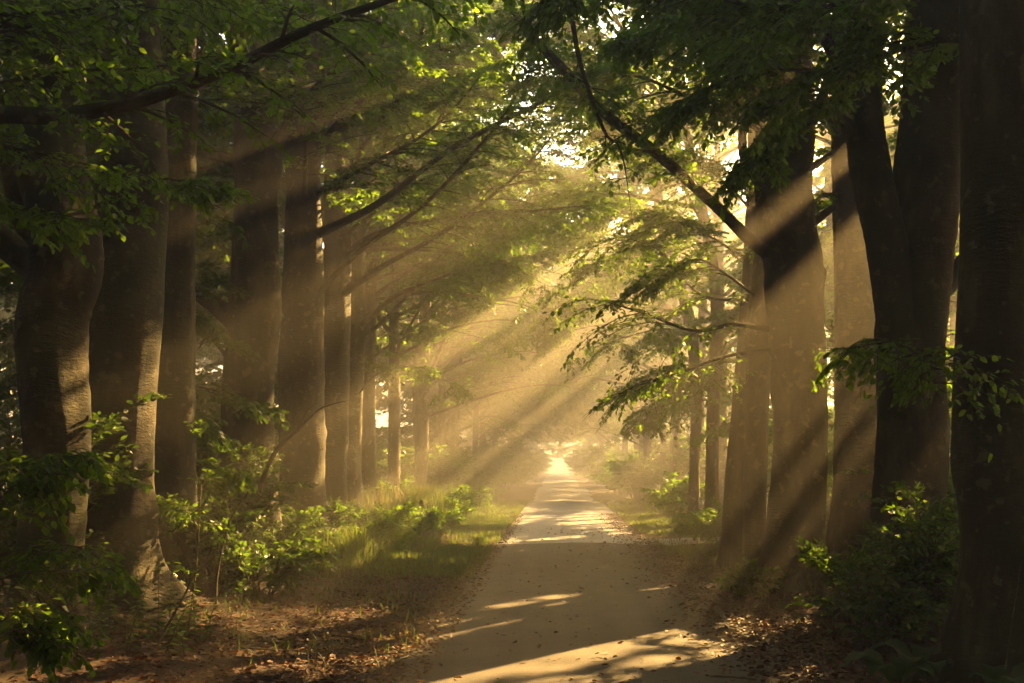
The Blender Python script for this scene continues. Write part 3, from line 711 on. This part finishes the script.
# wood on the left
for j, (x, y) in enumerate(((-9.5, 12), (-8.0, 17.5), (-11, 20), (-8.6, 24), (-12, 29), (-8.4, 32), (-10.5, 40), (-8.6, 50), (-12, 60), (-9, 75), (-10, 95), (-14, 16), (-15.5, 24), (-17, 33), (-14.5, 38), (-13.5, 48), (-19, 27), (-18, 42), (-15, 70), (-9, 63), (-9, 85), (-9.5, 110), (-9, 128), (-9.5, 148), (-10, 168), (-22, 36), (-21, 52), (-26, 30), (-27, 40), (-25, 50), (-28, 60), (-22, 66), (-20, 18), (-24, 22), (-18, 80), (-16, 95))):
    wood_tree(k, x, y, .17 + .04 * math.sin(j * 2.1), 12.0, .6, 22, .14 if y < 40 else .2, (14, 9, 9) if y < 55 else (12, 8, 7),
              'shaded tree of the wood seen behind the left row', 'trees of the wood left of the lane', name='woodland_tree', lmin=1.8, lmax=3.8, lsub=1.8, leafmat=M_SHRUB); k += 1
# trees round the far end of the lane
for j, (x, y) in enumerate(((-6.5, 196), (-3.4, 192), (4.6, 193), (7.6, 198), (-11, 195), (12, 196))):
    wood_tree(k, x, y, .25, 14, 1.0, 16, .3, (11, 7, 7), 'tree closing in round the bright far end of the lane', 'trees at the far end of the lane', name='woodland_tree', lmin=2.2, lmax=4.4); k += 1
# unseen trees added behind the camera to keep skylight off the near lane
for j, (x, y) in enumerate(((-5.6, 2.5), (5.4, 3), (-5, -3.5), (5, -3), (-5, -10), (5, -9.5), (-5, -17), (5, -16.5), (-10, 5), (-10.5, -2), (10.5, 0), (10, -7), (-10, -11), (-13, 8), (-9.5, 5), (8.2, 2), (-9, -6), (8, -9), (0, -24), (-5, -24), (5, -23), (-15, 0), (15, -2), (13.5, 4))):
    wood_tree(k, x, y, .27, 15, 3.2 if abs(x) < 7 else 1.2, 24, .17, (14, 9, 9), 'unseen tree added behind the viewpoint to shade the lane', 'unseen shade trees behind the viewpoint', name='woodland_tree', lmin=3.0, lmax=6.2, lsub=2.2, topup=16, arch=7 if abs(x) < 6 else 0); k += 1

# ================================================================== shrubs and plants
def shrub(i, x, y, h, rad, ns, label, group=None, size=.08, fine=False, leafn=(9, 6, 7), lm=None, name='shrub', bias=0., leafing=.15, lsub=.5):
    g = g_(i)
    z = float(gz(x, y)); root = thing(name, (x, y, z), label, 'shrub', group)
    w_, l_ = MB(), MB()
    for s in range(ns):
        a = g.uniform(0, 6.28); rr = rad * math.sqrt(g.uniform(.1, 1)); hh = h * g.uniform(.55, 1.05) * (1 - .3 * rr / rad)
        b = np.array([x + .12 * math.cos(a), y + .12 * math.sin(a), z - .03]); e = np.array([x + rr * math.cos(a), y + rr * math.sin(a), z + hh])
        bough(w_, l_, [b, b * .6 + e * .4 + np.array([0, 0, .25 * hh]), e], .014, .004, g, leafing, leafn[0], lsub * h ** .5, leafn[1], leafn[2], size, fine, fine, 4, bias=bias, flat=.6, nseg=8, cull=False)
    w_.build('stems', M_TWIG, root, True); l_.build('foliage', lm or M_SHRUB, root)
    return root
kk = 400
for px, py, Yb, h, rad, ns, lab in (
    (25, 0, 11.6, 2.6, 1.2, 12, 'dark bush behind the leftmost trunk'),
    (205, 0, 15.5, 1.6, 1.0, 11, 'dark low bush between the slim trunk and the knobbly trunk'),
    (225, 0, 16.6, 1.9, .9, 9, 'tall dark bush in front of the knobbly trunk'),
    (262, 0, 14.6, .9, .9, 10, 'low dark bush at the foot of the knobbly trunk'),
    (180, 0, 19.5, 2.8, 1.4, 13, 'bush filling the gap behind the slim trunk'),
    (210, 0, 24, 3.2, 1.6, 13, 'tall green bush in the gap left of the knobbly trunk'),
    (8, 0, 15.5, 3.0, 1.5, 13, 'bright leaved bush at the left edge beyond the first trunk'),
    (275, 0, 17.2, .8, .7, 9, 'low green bush before the broad smooth trunk'),
    (318, 0, 19.0, .9, .7, 9, 'small green bush between the broad trunk and the sixth trunk'),
    (345, 0, 23.5, 1.0, .7, 9, 'leafy bush at the foot of the sunlit slender trunk'),
    (385, 0, 29, 1.3, .8, 10, 'pale green bush among the reedy grass'),
    (440, 0, 41, 2.4, 1.3, 12, 'tall bush hanging over the grass bank on the left'),
    (478, 0, 56, 3.4, 1.7, 13, 'dark rounded bush where the left verge ends in haze'),
    (415, 0, 46, 3.2, 1.6, 12, 'high bush behind the grass bank on the left'),
    (680, 0, 31, 1.5, 1.0, 10, 'pale bush beside the thin stems on the right'),
    (640, 0, 48, 2.2, 1.3, 11, 'hazy bush at the right verge beyond the grass'),
    (622, 0, 64, 2.8, 1.5, 11, 'hazy dark bush far along the right verge'),
    (728, 0, 22.5, .8, .6, 8, 'small green bush left of the sunlit clump'),
    (700, 0, 24.5, .7, .6, 8, 'low bush on the bank right of the side track'),
    (752, 0, 15.2, .35, .35, 6, 'little green bush at the foot of the burled trunk')):
    b = at(px, 560, Yb)
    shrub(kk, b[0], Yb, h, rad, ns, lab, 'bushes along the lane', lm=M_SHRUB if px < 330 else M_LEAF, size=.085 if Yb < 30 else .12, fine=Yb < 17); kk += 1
for px, Yb, h, rad, ns, lab in (
    (852, 12.4, 1.0, .42, 9, 'leafy bush with yellow lit leaves left of the twin stemmed base'),
    (908, 11.6, 1.2, .48, 9, 'dark leafy bush covering the base of the twin stemmed tree'),
    (950, 11.2, 1.65, .50, 12, 'upright bush in the bright gap before the massive right trunk'),
    (885, 11.0, .65, .45, 7, 'low dark bush in front of the twin stemmed tree'),
    (948, 16, 3.4, 1.1, 14, 'tall sunlit bush behind the gap beside the massive right trunk'),
    (822, 20, 2.8, 1.0, 13, 'sunlit bush behind the narrow gap right of the burled trunk')):
    b = at(px, 560, Yb)
    shrub(kk, b[0], Yb, h, rad, ns, lab, 'bushes along the lane', lm=M_LEAF if Yb > 13 or px in (852, 950) else M_SHRUB, size=.08, fine=True, leafn=(7, 5, 5) if Yb < 13 else (9, 6, 7)); kk += 1

for q, (x, y, h, rad) in enumerate(((-4.2, 50, 2.2, 1.1), (-3.7, 60, 3.4, 1.4), (-3.9, 66, 3.8, 1.6), (-3.5, 74, 3.6, 1.5), (-3.3, 82, 3.4, 1.5), (-3.2, 92, 3.6, 1.6), (-3.0, 104, 3.6, 1.6), (-2.8, 118, 3.6, 1.6), (-2.6, 134, 3.6, 1.6), (-2.4, 152, 3.6, 1.6), (-2.3, 170, 3.6, 1.6), (-2.2, 188, 3.6, 1.6),
                                  (3.9, 54, 2.4, 1.1), (4.1, 60, 3.2, 1.4), (4.0, 70, 3.6, 1.5), (3.9, 79, 3.4, 1.5), (3.8, 88, 3.6, 1.6), (3.7, 99, 3.6, 1.6), (3.5, 111, 3.6, 1.6), (3.3, 126, 3.6, 1.6), (3.2, 143, 3.6, 1.6), (3.0, 161, 3.6, 1.6), (2.9, 180, 3.6, 1.6))):
    shrub(700 + q, x, y, h, rad, 12, 'hazy bush crowding the edge of the lane in the far distance', 'hazy bushes far along the lane', size=.16 if y < 80 else .24, leafn=(9, 6, 6), lm=M_LEAF, lsub=.6)
for q, (x, y, h) in enumerate(((5.6, 38, 3.0), (6.0, 44, 3.4), (5.6, 50, 3.4), (6.2, 57, 3.8), (7, 64, 3.8), (6.4, 72, 3.8), (7.5, 50, 3.8), (8, 40, 3.6), (-6.0, 40, 3), (-6.2, 46, 3.4), (-6.4, 54, 3.6), (-7, 62, 3.8), (-7.5, 44, 3.6), (-8, 36, 3.4))):
    shrub(840 + q, x, y, h, 1.6, 14, 'leafy bush filling the space between the middle trunks of a row', 'bushes between the middle trunks', size=.15, leafn=(10, 6, 7), lm=M_LEAF, lsub=.7)
for q, (x, y, h) in enumerate(((7.2, 17.5, 3.0), (6.6, 15.2, 2.6), (8.6, 17.2, 3.6), (7.8, 22.6, 3.2), (6.2, 21.4, 2.6), (9.8, 19.0, 3.6), (8.8, 24.5, 3.4), (6.8, 26.8, 2.8), (10.6, 15, 3.4), (7.2, 33, 3), (6.8, 40, 3), (12, 26, 3.6), (6.4, 13.0, 1.6))):
    shrub(740 + q, x, y, h, 1.2, 13, 'yellow green sunlit bush of the wood edge seen between the right hand trunks', 'sunlit bushes behind the right row', size=.10, leafn=(10, 6, 7), lm=M_LEAF, lsub=.6, bias=.12)
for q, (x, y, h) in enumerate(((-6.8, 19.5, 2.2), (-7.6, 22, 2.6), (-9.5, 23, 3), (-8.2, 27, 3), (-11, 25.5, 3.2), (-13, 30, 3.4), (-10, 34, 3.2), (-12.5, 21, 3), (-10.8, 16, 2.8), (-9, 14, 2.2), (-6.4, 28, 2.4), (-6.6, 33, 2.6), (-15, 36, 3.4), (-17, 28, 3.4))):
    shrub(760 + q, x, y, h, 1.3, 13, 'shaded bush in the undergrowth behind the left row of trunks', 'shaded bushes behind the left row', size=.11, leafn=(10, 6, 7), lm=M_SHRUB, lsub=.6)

g = g_(590)
for q in range(20):
    y = 20.5 + 24 * (q + g.uniform(0, 1)) / 20; x = -2.75 - abs(g.normal(0, .7)) - (.4 if y < 26 else 0)
    shrub(800 + q, x, y, g.uniform(.45, .95), .5, 10, 'leafy weed clump in the grass bank left of the lane', 'weed clumps on the left grass bank', size=.085, fine=False, leafn=(7, 5, 6), lm=M_LEAF, lsub=.4, bias=.1, name='weed_clump')
# beech saplings with level sprays at the left edge
def sapling(i, base, h, sprays, label, stem_r=.018):
    g = g_(i)
    z = float(gz(base[0], base[1])); b = np.array([base[0], base[1], z])
    root = thing('beech_sapling', tuple(b), label, 'sapling', 'beech saplings under the trees')
    w_, l_ = MB(), MB()
    bough(w_, l_, [b - np.array([0, 0, .05]), b + np.array([.05, .05, h * .5]), b + np.array([0, .1, h])], stem_r, .005, g, .6, 5, .3, 4, 5, .07, True, True, 6)
    for pts in sprays:
        e = [np.array(p) for p in pts]
        bough(w_, l_, [b + np.array([.03, .03, max(.3, e[0][2] - z - .12)])] + e, .009, .003, g, .25, 15, .42, 5, 6, .07, True, True, 4, droop=.5, wig=.08)
    w_.build('stem', M_TWIG, root, True); l_.build('leaves', M_LEAF, root)
Ys = 7.4
bs = at(-40, 640, Ys)
sapling(500, (bs[0], Ys), 2.3, [
    [at(0, 462, Ys), at(40, 456, Ys), at(70, 452, Ys)], [at(0, 500, Ys), at(20, 480, Ys - .2), at(45, 470, Ys - .3)],
    [at(0, 555, Ys), at(50, 545, Ys), at(105, 555, Ys)], [at(0, 580, Ys - .2), at(40, 570, Ys - .3), at(88, 572, Ys - .3)],
    [at(0, 610, Ys), at(25, 612, Ys), at(55, 622, Ys)], [at(-10, 590, Ys - .4), at(20, 585, Ys - .5), at(50, 600, Ys - .5)], [at(-10, 640, Ys - .2), at(20, 630, Ys - .3), at(40, 640, Ys - .3)]],
    'beech sapling with golden edged level sprays at the left edge')
g = g_(510)
bs = at(192, 600, 13.2)
sapling(501, (bs[0], 13.2), 2.0, [[at(205, 480, 13), at(222, 470, 13), at(236, 468, 13)], [at(195, 520, 13), at(180, 505, 13), at(160, 500, 13)]], 'thin sapling between the thick mossy trunk and the dark bushes')

# bare stems arching out of the undergrowth
def bare(i, pts, r0, r1, label, forks=()):
    g = g_(i)
    b = np.array(pts[0]); b[2] = float(gz(b[0], b[1])); root = thing('bare_stem', tuple(b), label, 'branch', 'bare stems in the undergrowth')
    mb = MB()
    p0 = b.copy(); p0[2] -= .05
    bough(mb, None, [p0] + list(pts[1:]), r0, r1, g, bare=True, nseg=24, wig=.02, sides=7)
    for f in forks: bough(mb, None, f, r1 * 1.3, r1 * .3, g, bare=True, nseg=12, wig=.04, sides=5)
    mb.build('stem', M_TWIG, root, True)
bare(520, [at(240, 600, 16.5), at(256, 500, 16.2), at(275, 452, 16), at(300, 428, 15.8), at(322, 408, 15.6), at(348, 401, 15.4)], .05, .012, 'long bare stem arching right across the broad smooth trunk', [[at(300, 428, 15.8), at(308, 410, 15.8), at(318, 402, 15.8)]])
bare(521, [at(152, 690, 9.6), at(160, 640, 9.8), at(176, 610, 9.9), at(190, 580, 10), at(184, 550, 10), at(172, 532, 10)], .014, .005, 'thin bare forked stem leaning right in front of the thick mossy trunk',
     [[at(172, 532, 10), at(190, 515, 10), at(212, 500, 10)], [at(172, 532, 10), at(160, 528, 10), at(152, 520, 10)], [at(190, 580, 10), at(205, 565, 10), at(224, 548, 10)]])
bare(522, [at(215, 640, 13), at(218, 570, 13.2), at(230, 520, 13.4), at(250, 490, 13.5), at(268, 470, 13.6)], .018, .006, 'thin dark bare stem rising among the dark bushes', [[at(230, 520, 13.4), at(226, 490, 13.4), at(232, 470, 13.4)]])
bare(523, [at(1000, 690, 8.8), at(1008, 650, 8.7), at(1012, 620, 8.7), at(1018, 585, 8.7), at(1022, 560, 8.7)], .006, .003, 'thin pale stem standing before the massive right trunk')

# nettles in the foreground on the left
def nettle(g, x, y, h, w_, l_):
    z = float(gz(x, y)); b = np.array([x, y, z]); lean = g.normal(0, .12, 2)
    P = spline([b, b + np.array([lean[0] * .4, lean[1] * .4, h * .5]), b + np.array([lean[0], lean[1], h])], 8)
    tubes(w_, P[None], np.linspace(.004, .002, 8)[None], 4)
    m = int(h / .045); u = np.linspace(.12, 1, m); f = u * 7; i = np.minimum(f.astype(int), 6); fr = (f - i)[:, None]
    p = P[i] * (1 - fr) + P[i + 1] * fr
    a = (np.arange(m) % 2) * math.pi / 2 + g.uniform(0, 6) + g.normal(0, .2, m)
    for q in (0, math.pi):
        d = np.stack([np.cos(a + q), np.sin(a + q), -.15 + 0 * a], -1) + np.array([0, 0, .35]) * (u > .85)[:, None]
        leaves(l_, p, d, np.tile([0, 0, 1.], (m, 1)) + g.normal(0, .2, (m, 3)), (.10 * (1.1 - .75 * u)), True, g, .05, cull=False)
g = g_(530)
nl = 0
for px, Yb, h in ((92, 9.6, .75), (106, 9.8, .65), (112, 9.5, .9), (122, 10.0, .8), (133, 9.7, .6), (141, 10.2, .85), (150, 9.8, .7), (160, 10.3, .9), (170, 10.0, .7), (178, 10.4, .75), (188, 10.2, .85), (196, 10.6, .7), (205, 10.3, .6), (128, 9.3, .5), (166, 9.4, .5), (186, 9.6, .45), (100, 9.1, .5)):
    b = at(px, 600, Yb)
    root = thing('nettle', (b[0], Yb, float(gz(b[0], Yb))), 'upright nettle stalk in the clump at the foot of the thick mossy trunk', 'nettle', 'nettles below the thick mossy trunk')
    w_, l_ = MB(), MB(); nettle(g, b[0], Yb, h, w_, l_)
    w_.build('stem', M_TWIG, root, True); l_.build('leaves', M_SHRUB, root)

# broad leaved plant at the lower right
def broad_plant(i, px, Yb, L, nl, label):
    g = g_(i); b = at(px, 660, Yb); z = float(gz(b[0], Yb)); b = np.array([b[0], Yb, z])
    root = thing('broad_leaved_plant', tuple(b), label, 'plant', 'broad leaved plants on the right verge')
    for q in range(nl):
        a = 6.28 * q / nl + g.uniform(-.3, .3); h = np.array([math.cos(a), math.sin(a), 0]); s = np.array([-h[1], h[0], 0]); l = L * g.uniform(.75, 1.1)
        u = np.linspace(0, 1, 12); cz = .75 * np.sin(u * 2.3) * l * .75
        cl = b + h * (u[:, None] * l * .9) + np.array([0, 0, 1.]) * cz[:, None]
        wd = l * .26 * np.sin(np.clip((u - .18) / .82, 0, 1) * math.pi) ** .7 + .004
        v = np.linspace(-1, 1, 7)
        V = cl[:, None] + s * (wd[:, None] * v[None])[..., None] + np.array([0, 0, 1.]) * (.25 * wd[:, None] * np.abs(v)[None] + .008 * np.sin(u * 30)[:, None] * v[None] ** 2)[..., None]
        ii = np.arange(11)[:, None] * 7 + np.arange(6)[None]
        mb = MB(); mb.add(V, np.stack([ii, ii + 1, ii + 8, ii + 7], -1), np.full(66, g.uniform(.2, .7)))
        mb.build('leaf', M_BROAD, root, True)
broad_plant(540, 895, 9.0, .42, 6, 'broad leaved plant with drooping dark leaves at the lower right')
broad_plant(541, 925, 9.3, .45, 5, 'bigger broad leaved plant right of the other at the frame bottom')
broad_plant(542, 1000, 8.6, .35, 5, 'broad leaved plant at the foot of the massive right trunk')

# a slim marker post in the verge grass
b = at(421, 540, 25.5); z = float(gz(b[0], 25.5))
root = thing('marker_post', (b[0], 25.5, z), 'slim grey marker post standing in the left verge grass', 'post')
mb = MB(); tubes(mb, np.array([[[b[0], 25.5, z - .1], [b[0], 25.5, z + .3], [b[0] + .01, 25.5, z + .72]]]), np.array([[.022, .022, .02]]), 8); mb.build('pole', M_BARKP, root, True)
mb = MB(); tubes(mb, np.array([[[b[0] + .01, 25.5, z + .62], [b[0] + .01, 25.5, z + .70], [b[0] + .01, 25.5, z + .78], [b[0] + .01, 25.5, z + .80]]]), np.array([[.05, .06, .05, .01]]), 8); mb.build('cap', M_BARKP, root, True)

# ================================================================== grass and fallen leaves
def blades(name, px, py, hh, wd, g, m, lean=.35, seg=3):
    N = len(px); z = gz(px, py)
    b = np.stack([px, py, z - .01], -1); a = g.uniform(0, 6.28, N)
    h = np.stack([np.cos(a), np.sin(a), 0 * a], -1); s = np.stack([-h[:, 1], h[:, 0], 0 * a], -1)
    ln = np.abs(g.normal(0, lean, N))
    rows = []
    for i in range(seg + 1):
        u = i / seg
        c = b + np.array([0, 0, 1.]) * (hh * (u - .25 * ln * u * u))[:, None] + h * (hh * ln * u * u)[:, None]
        ww = (wd * (1 - .92 * u ** 1.5))[:, None]
        rows.append(c - s * ww); rows.append(c + s * ww)
    V = np.stack(rows, 1); base = np.arange(N)[:, None] * (2 * seg + 2)
    Fq = np.stack([base + np.array([2 * i, 2 * i + 1, 2 * i + 3, 2 * i + 2]) for i in range(seg)], 1)
    t = np.repeat(np.clip(g.normal(.45, .30, N), 0, 1), seg)
    o = build(name, V.reshape(-1, 3), Fq.reshape(-1, 4), m, None, False, t)
    o['kind'] = 'stuff'
    return o
g = g_(600)
def patchy(x, y, th):
    v = np.sin(x * 1.1 + 1) * np.sin(y * .55) + .6 * np.sin(x * 2.3 + y * .9) + .5 * np.sin(y * 1.7 - x * 1.3)
    return v > th
# short verge grass
N = 90000
x = np.concatenate([g.uniform(-4.2, ROAD_L + .05, N), g.uniform(ROAD_R - .05, 5.0, N)])
y = np.concatenate([9 + 51 * g.uniform(0, 1, N) ** .9, 12 + 50 * g.uniform(0, 1, N)])
edge = np.where(x < 0, ROAD_L - x, x - ROAD_R)
dens = np.where(x < 0, np.interp(y, [9, 15, 18, 22, 60], [.03, .22, .65, 1, 1]), np.interp(y, [12, 20, 22.5, 26.6, 28, 60], [.04, .1, .6, .0, 1, 1]))
k_ = (g.uniform(0, 1, 2 * N) < dens) & (patchy(x, y, -.45) | (g.uniform(0, 1, 2 * N) < .25)) & (edge < np.where(x < 0, 2.6, 1.9))
x, y = x[k_], y[k_]
blades('grass', x, y, g.uniform(.05, .18, len(x)), g.uniform(.004, .009, len(x)) * np.interp(y, [10, 60], [1, 3.0]), g, M_GRASS, .5)
# tall reedy grass on the left bank
N = 14000
y = 18 + 31 * g.uniform(0, 1, N); x = -2.9 - .2 * np.sin(y * .8) - np.abs(g.normal(0, .75, N)) - .2
k_ = patchy(x, y, -.9); x, y = x[k_], y[k_]
blades('tall_grass', x, y, g.uniform(.35, 1.05, len(x)) * np.interp(y, [21, 27, 40], [.6, 1, 1.15]), g.uniform(.007, .016, len(x)) * np.interp(y, [20, 50], [1, 1.7]), g, M_GRASS, .45, 4)
N = 2600
y = 24 + 24 * g.uniform(0, 1, N); x = -3.5 - np.abs(g.normal(0, .7, N))
blades('reeds', x, y, g.uniform(.7, 1.35, N), g.uniform(.006, .011, N), g, M_STRAW, .4, 4)
# fallen leaves
N = 90000
x = np.concatenate([ROAD_L + .25 - np.abs(g.normal(0, 1.9, N // 2)), ROAD_R - .75 - .25 * np.sin(np.arange(N // 2) * .00021) + np.abs(g.normal(0, 1.7, N // 2))])
y = 6 + 32 * g.uniform(0, 1, N) ** 1.5
onroad = (x > ROAD_L) & (x < ROAD_R)
near_r = x > 0
k_ = ~onroad | (g.uniform(0, 1, N) < np.where(near_r, np.clip((x - 1.15) / .8, .1, 1), .5))
x, y = x[k_], y[k_]
xr = g.uniform(ROAD_L, ROAD_R, 1100); yr = g.uniform(7, 30, 1100)
x = np.concatenate([x, xr]); y = np.concatenate([y, yr]); N = len(x)
z = np.where((x > ROAD_L - .1) & (x < ROAD_R + .1), prof(y) + .045, gz(x, y) + .012) + np.abs(g.normal(0, .012, N))
a = g.uniform(0, 6.28, N)
mb = MB()
leaves(mb, np.stack([x, y, z], -1), np.stack([np.cos(a), np.sin(a), g.normal(.05, .2, N)], -1), np.array([0, 0, 1.]) + g.normal(0, .35, (N, 3)), g.choice([.03, .045, .06, .08], N, p=[.4, .35, .18, .07]) * g.uniform(.8, 1.2, N), True, g, cull=False)
mb.build('fallen_leaves', M_LITTER)['kind'] = 'stuff'
g = g_(610)
for q in range(16):
    px_, py_ = (g.uniform(180, 430), g.uniform(600, 680)) if q < 9 else (g.uniform(735, 860), g.uniform(590, 678))
    d = ray(px_, py_); b = CAM + d * (1.62 / -d[2]); a = g.uniform(0, 6.28); L = g.uniform(.25, .8)
    root = thing('fallen_stick', (b[0], b[1], float(gz(b[0], b[1]))), 'thin dead stick lying among the brown leaves beside the lane', 'stick', 'fallen sticks in the leaf litter')
    e = [np.array([b[0] + math.cos(a) * L * u_ + .03 * math.sin(u_ * 5), b[1] + math.sin(a) * L * u_, 0]) for u_ in (0, .35, .7, 1)]
    for v_ in e: v_[2] = float(gz(v_[0], v_[1])) + .03
    mb = MB(); bough(mb, None, e, .011, .004, g, bare=True, nseg=10, wig=.04, sides=5)
    f = [e[1], e[1] + np.array([math.cos(a + .7), math.sin(a + .7), .08]) * L * .3]; bough(mb, None, f, .006, .003, g, bare=True, nseg=6, wig=.03, sides=4)
    mb.build('wood', M_TWIG, root, True)
# low undergrowth on the forest floor behind the rows
N = 30000
x = np.concatenate([g.uniform(-13, -4.2, N), g.uniform(4.6, 13, N // 2)]); y = np.concatenate([9 + 40 * g.uniform(0, 1, N), 12 + 40 * g.uniform(0, 1, N // 2)])
k_ = patchy(x * .8, y, -.6); x, y = x[k_], y[k_]; N = len(x)
a = g.uniform(0, 6.28, N)
mb = MB()
leaves(mb, np.stack([x, y, gz(x, y) + g.uniform(.03, .45, N)], -1), np.stack([np.cos(a), np.sin(a), g.normal(0, .3, N)], -1), np.array([0, 0, 1.]) + g.normal(0, .4, (N, 3)), g.uniform(.07, .15, N), False, g, cull=False)
mb.build('undergrowth', M_SHRUB)['kind'] = 'stuff'

# ================================================================== morning haze
hz, n, l, out = mat('haze')
pv = n.new('ShaderNodeVolumePrincipled')
pv.inputs['Color'].default_value = (.98, .91, .76, 1)
pv.inputs['Density'].default_value = .0088
pv.inputs['Anisotropy'].default_value = .55
pv.inputs['Density Attribute'].default_value = ''
l.new(pv.outputs[0], out.inputs['Volume'])
xa, xb, ya, yb, za, zb = -245, 245, -65, 335, -1.9, 19.5
V = np.array([[xa, ya, za], [xb, ya, za], [xb, yb, za], [xa, yb, za], [xa, ya, zb], [xb, ya, zb], [xb, yb, zb], [xa, yb, zb]], float)
Fq = np.array([[3, 2, 1, 0], [4, 5, 6, 7], [0, 1, 5, 4], [1, 2, 6, 5], [2, 3, 7, 6], [3, 0, 4, 7]])
build('haze', V, Fq, hz)['kind'] = 'stuff'
